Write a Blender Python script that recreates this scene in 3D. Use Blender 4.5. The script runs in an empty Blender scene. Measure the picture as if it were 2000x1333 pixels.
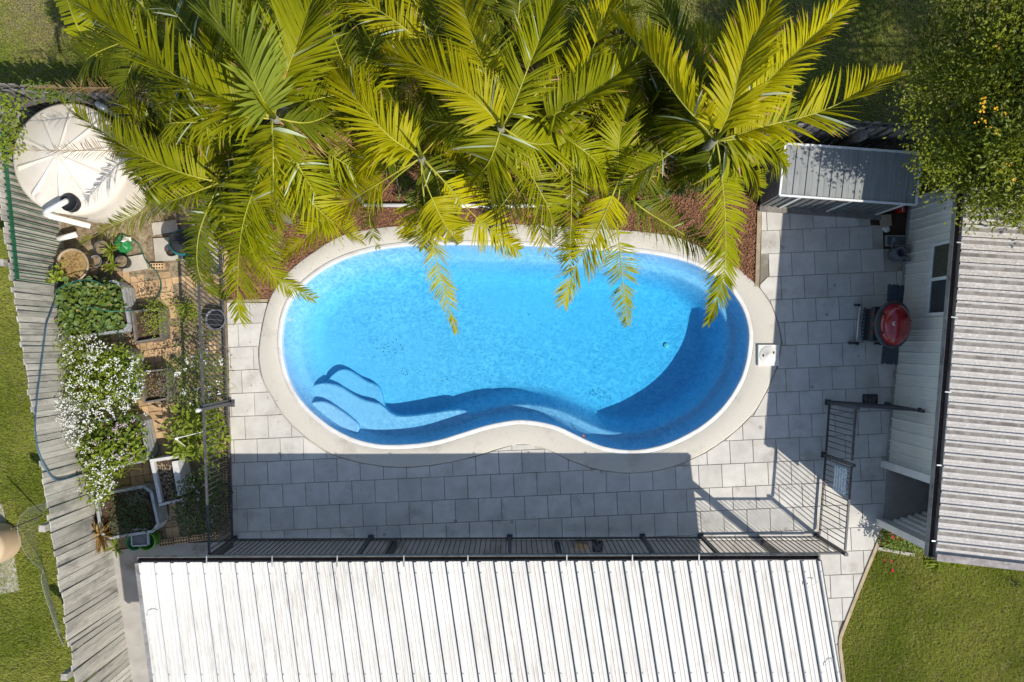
import bpy, bmesh, math, random
import numpy as np
from mathutils import Vector, Matrix, geometry

# ------------------------------------------------------------------ camera, sky, sun, exposure
scene = bpy.context.scene
H, F = 13.8, 1555.56                     # camera height (m) and focal length in photo pixels
cam_d = bpy.data.cameras.new('camera')
cam = bpy.data.objects.new('camera', cam_d)
scene.collection.objects.link(cam)
cam.location = (0, 0, H)                 # a drone looking straight down, top of the picture = +Y
cam_d.sensor_width = 36.0
cam_d.lens = 28.0
cam_d.clip_start = 0.1
cam_d.clip_end = 2000
scene.camera = cam

SUN = Vector((0.692, -0.568, 1.0)).normalized()      # towards the sun
world = bpy.data.worlds.new('World')
scene.world = world
world.use_nodes = True
wn = world.node_tree
sky = wn.nodes.new('ShaderNodeTexSky')
sky.sky_type = 'NISHITA'
sky.sun_disc = False
sky.sun_elevation = math.asin(SUN.z)
sky.sun_rotation = math.atan2(SUN.x, SUN.y)
sky.air_density = 1.0
sky.dust_density = 0.6
sky.ozone_density = 1.0
bgn = wn.nodes['Background']
bgn.inputs['Strength'].default_value = 0.15
wn.links.new(sky.outputs[0], bgn.inputs['Color'])
sun_d = bpy.data.lights.new('sun', 'SUN')
sun_d.energy = 4.6
sun_d.angle = math.radians(0.5)
sun_d.color = (1.0, 0.945, 0.85)
sun = bpy.data.objects.new('sun', sun_d)
scene.collection.objects.link(sun)
sun.location = SUN * 40
sun.rotation_euler = SUN.to_track_quat('Z', 'Y').to_euler()

scene.view_settings.view_transform = 'Standard'
scene.view_settings.look = 'None'
scene.view_settings.exposure = 0.19
scene.view_settings.gamma = 1.0
scene.view_settings.use_curve_mapping = False
scene.render.engine = 'CYCLES'
scene.cycles.max_bounces = 10
scene.cycles.diffuse_bounces = 7
scene.cycles.glossy_bounces = 3
scene.cycles.transmission_bounces = 4
scene.cycles.transparent_max_bounces = 12
scene.cycles.caustics_reflective = False
scene.cycles.caustics_refractive = False
scene.cycles.sample_clamp_indirect = 6.0
scene.cycles.use_denoising = True
try:
    scene.cycles.denoiser = 'OPENIMAGEDENOISE'
except Exception:
    pass

rnd = random.Random(7)
NP = np.random.default_rng(11)
COL = scene.collection

# ------------------------------------------------------------------ helpers
def P(px, py, z=0.0):
    """photo pixel + height -> world point (the camera looks straight down)"""
    s = (H - z) / F
    return Vector(((px - 1000.0) * s, (666.5 - py) * s, z))

def PG(pts, z=0.0):
    return [P(a, b, z) for a, b in pts]

def link(o, parent=None):
    COL.objects.link(o)
    if parent is not None:
        o.parent = parent
    return o

def tag(o, label=None, cat=None, group=None, kind=None):
    if label: o['label'] = label
    if cat: o['category'] = cat
    if group: o['group'] = group
    if kind: o['kind'] = kind
    return o

def thing(name, loc, label, cat, group=None, rz=0.0):
    o = bpy.data.objects.new(name, None)
    o.empty_display_size = 0.1
    o.location = loc
    o.rotation_euler = (0, 0, rz)
    link(o)
    return tag(o, label, cat, group)

class MB:
    """collects shapes into one mesh; coordinates are world ones minus the origin of the parent"""
    def __init__(self, org=(0, 0, 0)):
        self.v, self.f, self.m = [], [], []
        self.o = Vector(org)
    def add(self, verts, faces, mi=0):
        b = len(self.v)
        self.v += [Vector(p) - self.o for p in verts]
        for f in faces:
            self.f.append([b + i for i in f]); self.m.append(mi)
    def box(self, c, s, rz=0.0, mi=0, M=None):
        c = Vector(c)
        h = [Vector((x * s[0] / 2, y * s[1] / 2, z * s[2] / 2)) for x in (-1, 1) for y in (-1, 1) for z in (-1, 1)]
        R = M if M is not None else Matrix.Rotation(rz, 3, 'Z')
        self.add([c + R @ p for p in h], [(0, 1, 3, 2), (4, 6, 7, 5), (0, 4, 5, 1), (2, 3, 7, 6), (0, 2, 6, 4), (1, 5, 7, 3)], mi)
    def bar(self, a, b, w, h, up=(0, 0, 1), mi=0):
        a, b = Vector(a), Vector(b)
        d = b - a; L = d.length; d.normalize()
        u = Vector(up)
        s = d.cross(u)
        if s.length < 1e-4: s = d.cross(Vector((1, 0, 0)))
        s.normalize(); u = s.cross(d)
        M = Matrix((d, s, u)).transposed()
        self.box((a + b) / 2, (L, w, h), M=M, mi=mi)
    def prism(self, poly, z0, z1, mi=0, ch=0.0, bottom=False):
        poly = [Vector((p[0], p[1], 0)) for p in poly]
        a = sum(poly[i].x * poly[i - 1].y - poly[i - 1].x * poly[i].y for i in range(len(poly)))
        if a > 0: poly = poly[::-1]
        n = len(poly)
        if ch > 0:
            ins = []
            for i in range(n):
                e1 = (poly[i] - poly[i - 1]).normalized(); e2 = (poly[(i + 1) % n] - poly[i]).normalized()
                n1 = Vector((-e1.y, e1.x, 0)); n2 = Vector((-e2.y, e2.x, 0))
                b = (n1 + n2); k = b.length
                b = b / k if k > 1e-5 else n1
                ins.append(poly[i] + b * (ch / max(0.35, b.dot(n1))))
            rings = [(poly, z0), (poly, z1 - ch), (ins, z1)]
        else:
            rings = [(poly, z0), (poly, z1)]
        vs = []
        for pl, z in rings: vs += [Vector((p.x, p.y, z)) for p in pl]
        fs = []
        for r in range(len(rings) - 1):
            for i in range(n):
                j = (i + 1) % n
                fs.append((r * n + i, r * n + j, (r + 1) * n + j, (r + 1) * n + i))
        t0 = (len(rings) - 1) * n
        if n <= 8: fs.append(tuple(t0 + i for i in range(n)))
        else:
            tri = geometry.tessellate_polygon([[vs[t0 + i] for i in range(n)]])
            fs += [tuple(t0 + k for k in t) for t in tri]
        if bottom: fs.append(tuple(reversed(range(n))))
        self.add(vs, fs, mi)
    def tube(self, path, r, n=8, mi=0, caps=True):
        path = [Vector(p) for p in path]
        rs = r if hasattr(r, '__len__') else [r] * len(path)
        vs, fs = [], []
        ref = Vector((0, 0, 1))
        for i, p in enumerate(path):
            t = (path[min(i + 1, len(path) - 1)] - path[max(i - 1, 0)]).normalized()
            if abs(t.dot(ref)) > 0.95: ref = Vector((1, 0, 0)) if abs(t.x) < 0.9 else Vector((0, 1, 0))
            s = t.cross(ref).normalized(); u = s.cross(t)
            for k in range(n):
                a = 2 * math.pi * k / n
                vs.append(p + (s * math.cos(a) + u * math.sin(a)) * rs[i])
        for i in range(len(path) - 1):
            for k in range(n):
                k2 = (k + 1) % n
                fs.append((i * n + k, i * n + k2, (i + 1) * n + k2, (i + 1) * n + k))
        if caps:
            fs.append(tuple(reversed(range(n)))); fs.append(tuple((len(path) - 1) * n + k for k in range(n)))
        self.add(vs, fs, mi)
    def lathe(self, c, prof, n=24, mi=0, sx=1.0, sy=1.0, rz=0.0):
        c = Vector(c); vs, fs = [], []
        cr, sr = math.cos(rz), math.sin(rz)
        for (r, z) in prof:
            for k in range(n):
                a = 2 * math.pi * k / n
                x, y = r * sx * math.cos(a), r * sy * math.sin(a)
                vs.append(c + Vector((x * cr - y * sr, x * sr + y * cr, z)))
        for i in range(len(prof) - 1):
            for k in range(n):
                k2 = (k + 1) % n
                fs.append((i * n + k, i * n + k2, (i + 1) * n + k2, (i + 1) * n + k))
        if prof[-1][0] > 1e-4: fs.append(tuple((len(prof) - 1) * n + k for k in range(n)))
        self.add(vs, fs, mi)
    def sheet(self, poly, z, mi=0):
        vs = [Vector((p[0], p[1], z)) for p in poly]
        tri = geometry.tessellate_polygon([vs])
        fs = []
        for t in tri:
            a, b, c = (vs[i] for i in t)
            fs.append(tuple(t) if (b - a).cross(c - a).z > 0 else tuple(reversed(t)))
        self.add(vs, fs, mi)
    def mesh(self, name, mats, smooth=False):
        me = bpy.data.meshes.new(name)
        me.from_pydata([tuple(p) for p in self.v], [], self.f)
        for m in (mats if isinstance(mats, (list, tuple)) else [mats]): me.materials.append(m)
        if any(self.m): me.polygons.foreach_set('material_index', self.m)
        if smooth: me.polygons.foreach_set('use_smooth', [True] * len(me.polygons))
        me.update()
        return me
    def build(self, name, mats, parent=None, smooth=False, loc=None):
        o = bpy.data.objects.new(name, self.mesh(name, mats, smooth))
        link(o, parent)
        if loc is not None: o.location = loc
        return o

def inst(name, me, parent=None, loc=(0, 0, 0), rot=(0, 0, 0), scale=None):
    o = bpy.data.objects.new(name, me)
    link(o, parent)
    o.location = loc; o.rotation_euler = rot
    if scale: o.scale = scale
    return o

def np_mesh(name, V, Fc, mats, parent=None, smooth=False, mi=None):
    """V (n,3) array, Fc (m,k) array of faces with k corners each"""
    V = np.asarray(V, dtype=np.float32); Fc = np.asarray(Fc, dtype=np.int32)
    me = bpy.data.meshes.new(name)
    m, k = Fc.shape
    me.vertices.add(len(V)); me.vertices.foreach_set('co', V.ravel())
    me.loops.add(m * k); me.loops.foreach_set('vertex_index', Fc.ravel())
    me.polygons.add(m)
    me.polygons.foreach_set('loop_start', np.arange(0, m * k, k, dtype=np.int32))
    for mt in (mats if isinstance(mats, (list, tuple)) else [mats]): me.materials.append(mt)
    if mi is not None: me.polygons.foreach_set('material_index', np.asarray(mi, dtype=np.int32))
    if smooth: me.polygons.foreach_set('use_smooth', np.ones(m, dtype=bool))
    me.update(calc_edges=True)
    o = bpy.data.objects.new(name, me)
    link(o, parent)
    return o

def catmull(pts, n, closed=True):
    """smooth closed/open curve through 2D/3D points, n samples evenly spaced along it"""
    A = np.array([list(p) for p in pts], dtype=float)
    m = len(A); out = []
    segs = m if closed else m - 1
    for i in range(segs):
        if closed: p0, p1, p2, p3 = A[i - 1], A[i], A[(i + 1) % m], A[(i + 2) % m]
        else: p0, p1, p2, p3 = A[max(i - 1, 0)], A[i], A[i + 1], A[min(i + 2, m - 1)]
        for t in np.linspace(0, 1, 12, endpoint=False):
            out.append(0.5 * ((2 * p1) + (-p0 + p2) * t + (2 * p0 - 5 * p1 + 4 * p2 - p3) * t * t + (-p0 + 3 * p1 - 3 * p2 + p3) * t ** 3))
    if not closed: out.append(A[-1])
    out = np.array(out)
    q = np.vstack([out, out[:1]]) if closed else out
    d = np.concatenate([[0], np.cumsum(np.linalg.norm(np.diff(q, axis=0), axis=1))])
    s = np.linspace(0, d[-1], n, endpoint=not closed)
    return np.stack([np.interp(s, d, q[:, c]) for c in range(A.shape[1])], axis=1)

def inside(poly, x, y):
    c = False; n = len(poly); j = n - 1
    for i in range(n):
        xi, yi = poly[i][0], poly[i][1]; xj, yj = poly[j][0], poly[j][1]
        if (yi > y) != (yj > y) and x < (xj - xi) * (y - yi) / (yj - yi) + xi: c = not c
        j = i
    return c

def inside_np(poly, X, Y):
    c = np.zeros(len(X), dtype=bool); n = len(poly); j = n - 1
    for i in range(n):
        xi, yi = poly[i][0], poly[i][1]; xj, yj = poly[j][0], poly[j][1]
        hit = (yi > Y) != (yj > Y)
        with np.errstate(divide='ignore', invalid='ignore'):
            xx = (xj - xi) * (Y - yi) / (yj - yi + 1e-12) + xi
        c ^= hit & (X < xx); j = i
    return c

def scatter(poly, n):
    """n random points inside a polygon (world xy)"""
    a = np.array([(p[0], p[1]) for p in poly]); lo, hi = a.min(0), a.max(0)
    out = np.zeros((0, 2))
    while len(out) < n:
        q = NP.uniform(lo, hi, (max(2000, n * 2), 2))
        out = np.vstack([out, q[inside_np(a, q[:, 0], q[:, 1])]])
    return out[:n]

def clip_half(poly, p, nrm):
    """keep the part of a convex polygon where (q-p).nrm >= 0"""
    out = []
    for i in range(len(poly)):
        a, b = poly[i - 1], poly[i]
        da, db = (a - p).dot(nrm), (b - p).dot(nrm)
        if (da >= 0) != (db >= 0): out.append(a + (b - a) * (da / (da - db)))
        if db >= 0: out.append(b)
    return out

# ------------------------------------------------------------------ materials
def new_mat(name):
    m = bpy.data.materials.new(name); m.use_nodes = True
    nt = m.node_tree
    return m, nt, nt.nodes['Principled BSDF']

def nz(nt, scale, detail=4, rough=0.6, stretch=None, rot=0.0, dist=0.0, coord='pos'):
    if coord == 'pos':
        g = nt.nodes.new('ShaderNodeNewGeometry'); src = g.outputs['Position']
    else:
        g = nt.nodes.new('ShaderNodeTexCoord'); src = g.outputs['Object']
    n = nt.nodes.new('ShaderNodeTexNoise')
    n.inputs['Scale'].default_value = scale; n.inputs['Detail'].default_value = detail
    n.inputs['Roughness'].default_value = rough; n.inputs['Distortion'].default_value = dist
    if stretch is not None:
        mp = nt.nodes.new('ShaderNodeMapping')
        mp.vector_type = 'TEXTURE' if False else 'POINT'
        mp.inputs['Rotation'].default_value = (0, 0, rot)
        mp2 = nt.nodes.new('ShaderNodeMapping'); mp2.inputs['Scale'].default_value = stretch
        nt.links.new(src, mp.inputs['Vector']); nt.links.new(mp.outputs[0], mp2.inputs['Vector'])
        nt.links.new(mp2.outputs[0], n.inputs['Vector'])
    else:
        nt.links.new(src, n.inputs['Vector'])
    return n.outputs['Fac']

def ramp(nt, src, stops):
    r = nt.nodes.new('ShaderNodeValToRGB')
    e = r.color_ramp.elements
    while len(e) < len(stops): e.new(0.5)
    for i, (p, c) in enumerate(stops):
        e[i].position = p; e[i].color = (c[0], c[1], c[2], 1) if hasattr(c, '__len__') else (c, c, c, 1)
    nt.links.new(src, r.inputs['Fac'])
    return r.outputs['Color']

def mixc(nt, fac, a, b, mode='MIX'):
    x = nt.nodes.new('ShaderNodeMix'); x.data_type = 'RGBA'; x.blend_type = mode
    for s, v in ((x.inputs[0], fac), (x.inputs[6], a), (x.inputs[7], b)):
        if isinstance(v, (int, float)): s.default_value = v
        elif hasattr(v, '__len__'): s.default_value = (v[0], v[1], v[2], 1)
        else: nt.links.new(v, s)
    return x.outputs[2]

def orand(nt):
    return nt.nodes.new('ShaderNodeObjectInfo').outputs['Random']

def bump(nt, src, strength, dist=0.01):
    b = nt.nodes.new('ShaderNodeBump'); b.inputs['Strength'].default_value = strength
    b.inputs['Distance'].default_value = dist
    nt.links.new(src, b.inputs['Height'])
    return b.outputs['Normal']

def pmat(name, c1, c2=None, scale=6, rough=0.8, spec=0.3, detail=5, lo=0.35, hi=0.65, bmp=0.0, bscale=80, bdist=0.004,
         var=0.0, dirt=None, dscale=3, dlo=0.55, dhi=0.75, dstretch=None, stretch=None, rot=0.0, metal=0.0, coat=0.0):
    """principled material: two-tone noise + per-object variation + a dirt layer + fine bump"""
    m, nt, b = new_mat(name)
    b.inputs['Roughness'].default_value = rough
    b.inputs['Specular IOR Level'].default_value = spec
    b.inputs['Metallic'].default_value = metal
    if coat: b.inputs['Coat Weight'].default_value = coat; b.inputs['Coat Roughness'].default_value = 0.08
    if c2 is None:
        c2 = tuple(x * 0.8 for x in c1)
    col = ramp(nt, nz(nt, scale, detail, stretch=stretch, rot=rot), [(lo, c2), (hi, c1)])
    if var > 0:
        v = ramp(nt, orand(nt), [(0, 1 - var), (1, 1 + var * 0.6)])
        col = mixc(nt, 1.0, col, v, 'MULTIPLY')
    if dirt is not None:
        d = ramp(nt, nz(nt, dscale, 7, 0.65, stretch=dstretch, rot=rot), [(dlo, 0), (dhi, 1)])
        col = mixc(nt, d, col, dirt)
    nt.links.new(col, b.inputs['Base Color'])
    if bmp > 0:
        nt.links.new(bump(nt, nz(nt, bscale, 4), bmp, bdist), b.inputs['Normal'])
    return m

def leafmat(name, c1, c2, trans=0.35, rough=0.45, spec=0.4, var=0.25, scale=5, tcol=None):
    m, nt, b = new_mat(name)
    b.inputs['Roughness'].default_value = rough; b.inputs['Specular IOR Level'].default_value = spec
    col = ramp(nt, nz(nt, scale, 3), [(0.35, c1), (0.65, c2)])
    v = ramp(nt, orand(nt), [(0, 1 - var), (1, 1 + var)])
    col = mixc(nt, 1.0, col, v, 'MULTIPLY')
    nt.links.new(col, b.inputs['Base Color'])
    if trans > 0:
        t = nt.nodes.new('ShaderNodeBsdfTranslucent')
        tc = mixc(nt, 1.0, col, tcol or (1.25, 1.15, 0.5), 'MULTIPLY')
        nt.links.new(tc, t.inputs['Color'])
        mx = nt.nodes.new('ShaderNodeMixShader'); mx.inputs[0].default_value = trans
        nt.links.new(b.outputs[0], mx.inputs[1]); nt.links.new(t.outputs[0], mx.inputs[2])
        nt.links.new(mx.outputs[0], nt.nodes['Material Output'].inputs['Surface'])
    return m

M = {}
def lawn_mat():
    m, nt, b = new_mat('lawn')
    b.inputs['Roughness'].default_value = 0.95; b.inputs['Specular IOR Level'].default_value = 0.1
    col = ramp(nt, nz(nt, 0.9, 4), [(0.38, (0.21, 0.19, 0.08)), (0.58, (0.14, 0.165, 0.035))])
    d = ramp(nt, nz(nt, 0.8, 6, 0.65), [(0.56, 0), (0.70, 1)])
    col = mixc(nt, d, col, (0.22, 0.165, 0.10))
    tuft = nz(nt, 38, 3, 0.7)
    col = mixc(nt, 1.0, col, ramp(nt, tuft, [(0.36, 0.28), (0.66, 1.45)]), 'MULTIPLY')
    nt.links.new(col, b.inputs['Base Color'])
    nt.links.new(bump(nt, tuft, 0.9, 0.03), b.inputs['Normal'])
    return m
M['lawn'] = lawn_mat()
M['grass'] = leafmat('grass', (0.21, 0.265, 0.03), (0.37, 0.40, 0.085), 0.42, 0.6, 0.2, 0.1, 0.7)
M['dry_grass'] = leafmat('dry_grass', (0.27, 0.23, 0.09), (0.36, 0.28, 0.14), 0.3, 0.7, 0.15, 0.1, 0.7)
M['paver'] = pmat('paver', (0.595, 0.57, 0.52), (0.485, 0.462, 0.42), 3, 0.9, 0.2, var=0.075, bmp=0.35, bscale=260, bdist=0.002, dirt=(0.32, 0.29, 0.245), dscale=1.9, dlo=0.56, dhi=0.78)
def spot_stains(m):
    """a few small round stains, as left by wet pots and drips"""
    nt = m.node_tree; b = nt.nodes['Principled BSDF']; src = b.inputs['Base Color'].links[0].from_socket
    g = nt.nodes.new('ShaderNodeNewGeometry'); v = nt.nodes.new('ShaderNodeTexVoronoi'); v.inputs['Scale'].default_value = 2.1
    nt.links.new(g.outputs['Position'], v.inputs['Vector'])
    f = ramp(nt, v.outputs['Distance'], [(0.06, 0.55), (0.085, 0.0)])
    nt.links.new(mixc(nt, f, src, (0.20, 0.185, 0.165)), b.inputs['Base Color'])
spot_stains(M['paver'])
M['joint'] = pmat('joint', (0.46, 0.43, 0.37), (0.20, 0.18, 0.145), 0.55, 0.95, 0.1, lo=0.42, hi=0.56, bmp=0.5, bscale=150)
M['coping'] = pmat('coping', (0.60, 0.565, 0.495), (0.53, 0.495, 0.43), 60, 0.92, 0.2, lo=.3, hi=.62, bmp=1.0, bscale=240, bdist=0.006, dirt=(0.34, 0.305, 0.25), dscale=1.8, dlo=0.54, dhi=0.82)
M['concrete'] = pmat('concrete', (0.40, 0.375, 0.34), (0.31, 0.29, 0.26), 2.5, 0.92, 0.2, bmp=0.5, bscale=220, dirt=(0.20, 0.16, 0.12), dscale=1.6, dlo=0.58, dhi=0.72)
M['slab'] = pmat('slab', (0.48, 0.44, 0.37), (0.38, 0.34, 0.28), 4, 0.92, 0.2, bmp=0.5, bscale=200, var=0.12)
M['mulch'] = pmat('mulch', (0.20, 0.095, 0.05), (0.10, 0.05, 0.03), 40, 0.95, 0.1, bmp=0.9, bscale=90, bdist=0.02)
M['soil'] = pmat('soil', (0.33, 0.255, 0.165), (0.17, 0.125, 0.08), 16, 0.97, 0.1, bmp=1.0, bscale=70, bdist=0.02, dirt=(0.40, 0.34, 0.21), dscale=4, dlo=0.5, dhi=0.7)
M['potting'] = pmat('potting', (0.115, 0.07, 0.045), (0.05, 0.032, 0.022), 40, 0.97, 0.1, bmp=1.0, bscale=90, bdist=0.02, dirt=(0.30, 0.24, 0.18), dscale=55, dlo=0.62, dhi=0.7)
M['brick'] = pmat('brick', (0.56, 0.385, 0.22), (0.44, 0.285, 0.155), 14, 0.92, 0.2, var=0.28, bmp=0.6, bscale=200, dirt=(0.22, 0.16, 0.10), dscale=7, dlo=0.56, dhi=0.74)
M['timber'] = pmat('timber', (0.40, 0.32, 0.22), (0.28, 0.22, 0.15), 6, 0.9, 0.2, stretch=(1, 1, 1), bmp=0.4, bscale=120, var=0.15)
M['sandstone'] = pmat('sandstone', (0.46, 0.36, 0.24), (0.36, 0.28, 0.18), 7, 0.95, 0.15, bmp=0.6, bscale=110)
M['white_paint'] = pmat('white_paint', (0.76, 0.76, 0.74), (0.66, 0.66, 0.63), 5, 0.5, 0.4, dirt=(0.42, 0.40, 0.36), dscale=5, dlo=0.66, dhi=0.82)
M['pvc'] = pmat('pvc', (0.80, 0.79, 0.76), (0.70, 0.68, 0.63), 6, 0.4, 0.4)
M['galv'] = pmat('galv', (0.46, 0.48, 0.48), (0.34, 0.36, 0.36), 9, 0.45, 0.5, metal=0.35, dirt=(0.26, 0.25, 0.22), dscale=8, dlo=0.58, dhi=0.75)
M['black_metal'] = pmat('black_metal', (0.035, 0.038, 0.042), (0.022, 0.024, 0.028), 20, 0.42, 0.45)
M['fence_metal'] = pmat('fence_metal', (0.075, 0.075, 0.078), (0.05, 0.05, 0.055), 20, 0.5, 0.4, dirt=(0.16, 0.155, 0.15), dscale=14, dlo=0.55, dhi=0.7)
M['green_metal'] = pmat('green_metal', (0.012, 0.115, 0.055), (0.01, 0.08, 0.04), 20, 0.5, 0.4)
M['plastic_black'] = pmat('plastic_black', (0.03, 0.03, 0.032), (0.018, 0.018, 0.02), 10, 0.5, 0.4)
M['plastic_grey'] = pmat('plastic_grey', (0.16, 0.17, 0.19), (0.11, 0.12, 0.135), 10, 0.55, 0.35)
M['plastic_white'] = pmat('plastic_white', (0.72, 0.70, 0.65), (0.64, 0.62, 0.57), 8, 0.45, 0.4)
M['plastic_teal'] = pmat('plastic_teal', (0.02, 0.15, 0.15), (0.015, 0.10, 0.11), 8, 0.45, 0.4)
M['plastic_green'] = pmat('plastic_green', (0.03, 0.25, 0.08), (0.02, 0.17, 0.05), 8, 0.45, 0.4)
M['plastic_lime'] = pmat('plastic_lime', (0.16, 0.40, 0.04), (0.10, 0.27, 0.03), 8, 0.45, 0.4)
M['terracotta'] = pmat('terracotta', (0.45, 0.16, 0.08), (0.34, 0.12, 0.06), 12, 0.85, 0.2)
M['red'] = pmat('red', (0.50, 0.02, 0.015), (0.36, 0.015, 0.012), 10, 0.4, 0.4)
M['bbq_red'] = pmat('bbq_red', (0.36, 0.012, 0.018), (0.26, 0.008, 0.014), 3, 0.22, 0.55, coat=0.6)
M['straw'] = pmat('straw', (0.50, 0.36, 0.17), (0.34, 0.23, 0.11), 60, 0.95, 0.1, bmp=1.0, bscale=120, bdist=0.02)
M['glass'] = pmat('glass', (0.035, 0.04, 0.042), (0.02, 0.024, 0.026), 4, 0.06, 0.6)
M['interior'] = pmat('interior', (0.20, 0.19, 0.17), (0.15, 0.14, 0.13), 3, 0.9, 0.2)
M['gutter_dirt'] = pmat('gutter_dirt', (0.085, 0.062, 0.05), (0.04, 0.03, 0.026), 25, 0.95, 0.1, bmp=0.8, bscale=90)
M['gutter'] = pmat('gutter', (0.30, 0.29, 0.28), (0.22, 0.21, 0.20), 8, 0.6, 0.3, dirt=(0.12, 0.10, 0.09), dscale=6, dlo=0.5, dhi=0.7)
M['blue_hose'] = pmat('blue_hose', (0.05, 0.11, 0.17), (0.04, 0.08, 0.12), 20, 0.5, 0.4)
M['green_hose'] = pmat('green_hose', (0.03, 0.14, 0.09), (0.02, 0.10, 0.06), 20, 0.5, 0.4)
M['tank'] = pmat('tank', (0.71, 0.645, 0.55), (0.645, 0.58, 0.485), 2.5, 0.62, 0.3, bmp=0.1, bscale=300, dirt=(0.46, 0.40, 0.31), dscale=3, dlo=0.6, dhi=0.8)
M['bark'] = pmat('bark', (0.20, 0.17, 0.13), (0.11, 0.09, 0.07), 25, 0.95, 0.1, bmp=0.8, bscale=60)
M['palm_trunk'] = pmat('palm_trunk', (0.24, 0.23, 0.17), (0.14, 0.14, 0.09), 12, 0.85, 0.2, stretch=(1, 1, 8), bmp=0.5, bscale=30)
M['chip'] = pmat('chip', (0.36, 0.185, 0.11), (0.15, 0.072, 0.042), 55, 0.95, 0.1, lo=0.3, hi=0.7)

def timber_fence_mat(name, c1, c2, dirt, green):
    m, nt, b = new_mat(name)
    b.inputs['Roughness'].default_value = 0.92; b.inputs['Specular IOR Level'].default_value = 0.15
    grain = nz(nt, 3.0, 6, 0.7, stretch=(14, 14, 0.9))
    col = ramp(nt, grain, [(0.30, c2), (0.62, c1)])
    st = ramp(nt, nz(nt, 1.6, 6, 0.7, stretch=(3, 3, 0.8)), [(0.50, 0), (0.72, 1)])
    col = mixc(nt, st, col, dirt)
    gr = ramp(nt, nz(nt, 1.1, 5, 0.7), [(0.55, 0), (0.8, 0.65)])
    col = mixc(nt, gr, col, green)
    v = ramp(nt, orand(nt), [(0, 0.78), (1, 1.16)])
    col = mixc(nt, 1.0, col, v, 'MULTIPLY')
    nt.links.new(col, b.inputs['Base Color'])
    nt.links.new(bump(nt, grain, 0.5, 0.006), b.inputs['Normal'])
    return m
M['paling'] = timber_fence_mat('paling', (0.52, 0.49, 0.425), (0.33, 0.31, 0.27), (0.19, 0.175, 0.155), (0.29, 0.325, 0.23))
M['old_paling'] = timber_fence_mat('old_paling', (0.30, 0.275, 0.25), (0.15, 0.135, 0.12), (0.07, 0.062, 0.055), (0.16, 0.15, 0.12))

def roof_mat(name, base, dark, rot, spot=None, cover=(0.5, 0.7), big=(0.42, 0.68), along=0):
    """painted sheet steel: streaks of dirt running down the fall of the roof, lichen specks"""
    m, nt, b = new_mat(name)
    b.inputs['Roughness'].default_value = 0.65; b.inputs['Specular IOR Level'].default_value = 0.25
    st = (13, 0.55, 1) if along == 0 else (3.5, 9, 1)
    st2 = (30, 1.6, 1) if along == 0 else (6.0, 22, 1)
    col = ramp(nt, nz(nt, 1.3, 5, 0.7), [(0.35, tuple(x * 0.88 for x in base)), (0.65, base)])
    s1 = ramp(nt, nz(nt, 2.4, 7, 0.75, stretch=st, rot=rot), [(cover[0], 0), (cover[1], 1)])
    s3 = ramp(nt, nz(nt, 2.4, 5, 0.8, stretch=st2, rot=rot), [(0.40, 0.0), (0.62, 1)])
    s2 = ramp(nt, nz(nt, 0.5, 4, 0.6), [(big[0], 0.25), (big[1], 1)])
    f1 = nt.nodes.new('ShaderNodeMath'); f1.operation = 'MULTIPLY'; nt.links.new(s1, f1.inputs[0]); nt.links.new(s3, f1.inputs[1])
    fac = nt.nodes.new('ShaderNodeMath'); fac.operation = 'MULTIPLY'
    nt.links.new(f1.outputs[0], fac.inputs[0]); nt.links.new(s2, fac.inputs[1])
    col = mixc(nt, fac.outputs[0], col, dark)
    if spot is not None:
        sp = ramp(nt, nz(nt, 22, 4, 0.7), [(0.54, 0), (0.61, 0.9)])
        col = mixc(nt, sp, col, spot)
    nt.links.new(col, b.inputs['Base Color'])
    return m
M['carport_roof'] = roof_mat('carport_roof', (0.71, 0.69, 0.645), (0.25, 0.21, 0.165), math.radians(-9), None, (0.40, 0.66), (0.38, 0.64))
M['house_roof'] = roof_mat('house_roof', (0.56, 0.525, 0.48), (0.33, 0.295, 0.265), math.radians(5), (0.62, 0.59, 0.565), (0.36, 0.60), (0.3, 0.6), 1)
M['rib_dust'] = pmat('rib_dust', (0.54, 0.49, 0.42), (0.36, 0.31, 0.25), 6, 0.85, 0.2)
M['rib_shade_grime'] = pmat('rib_shade_grime', (0.30, 0.275, 0.245), (0.15, 0.135, 0.12), 7, 0.8, 0.2)  # painted shade lines along the roof ribs, with some grime
M['shed_roof'] = pmat('shed_roof', (0.27, 0.28, 0.275), (0.21, 0.22, 0.215), 3, 0.5, 0.4, dirt=(0.16, 0.15, 0.14), dscale=5, dlo=0.58, dhi=0.78, stretch=(8, 0.7, 1))
M['shed_wall'] = pmat('shed_wall', (0.16, 0.165, 0.16), (0.12, 0.125, 0.12), 6, 0.55, 0.35)
M['house_wall'] = pmat('house_wall', (0.76, 0.735, 0.66), (0.69, 0.665, 0.59), 2.2, 0.55, 0.35, dirt=(0.40, 0.36, 0.28), dscale=4, dlo=0.62, dhi=0.85)

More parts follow.
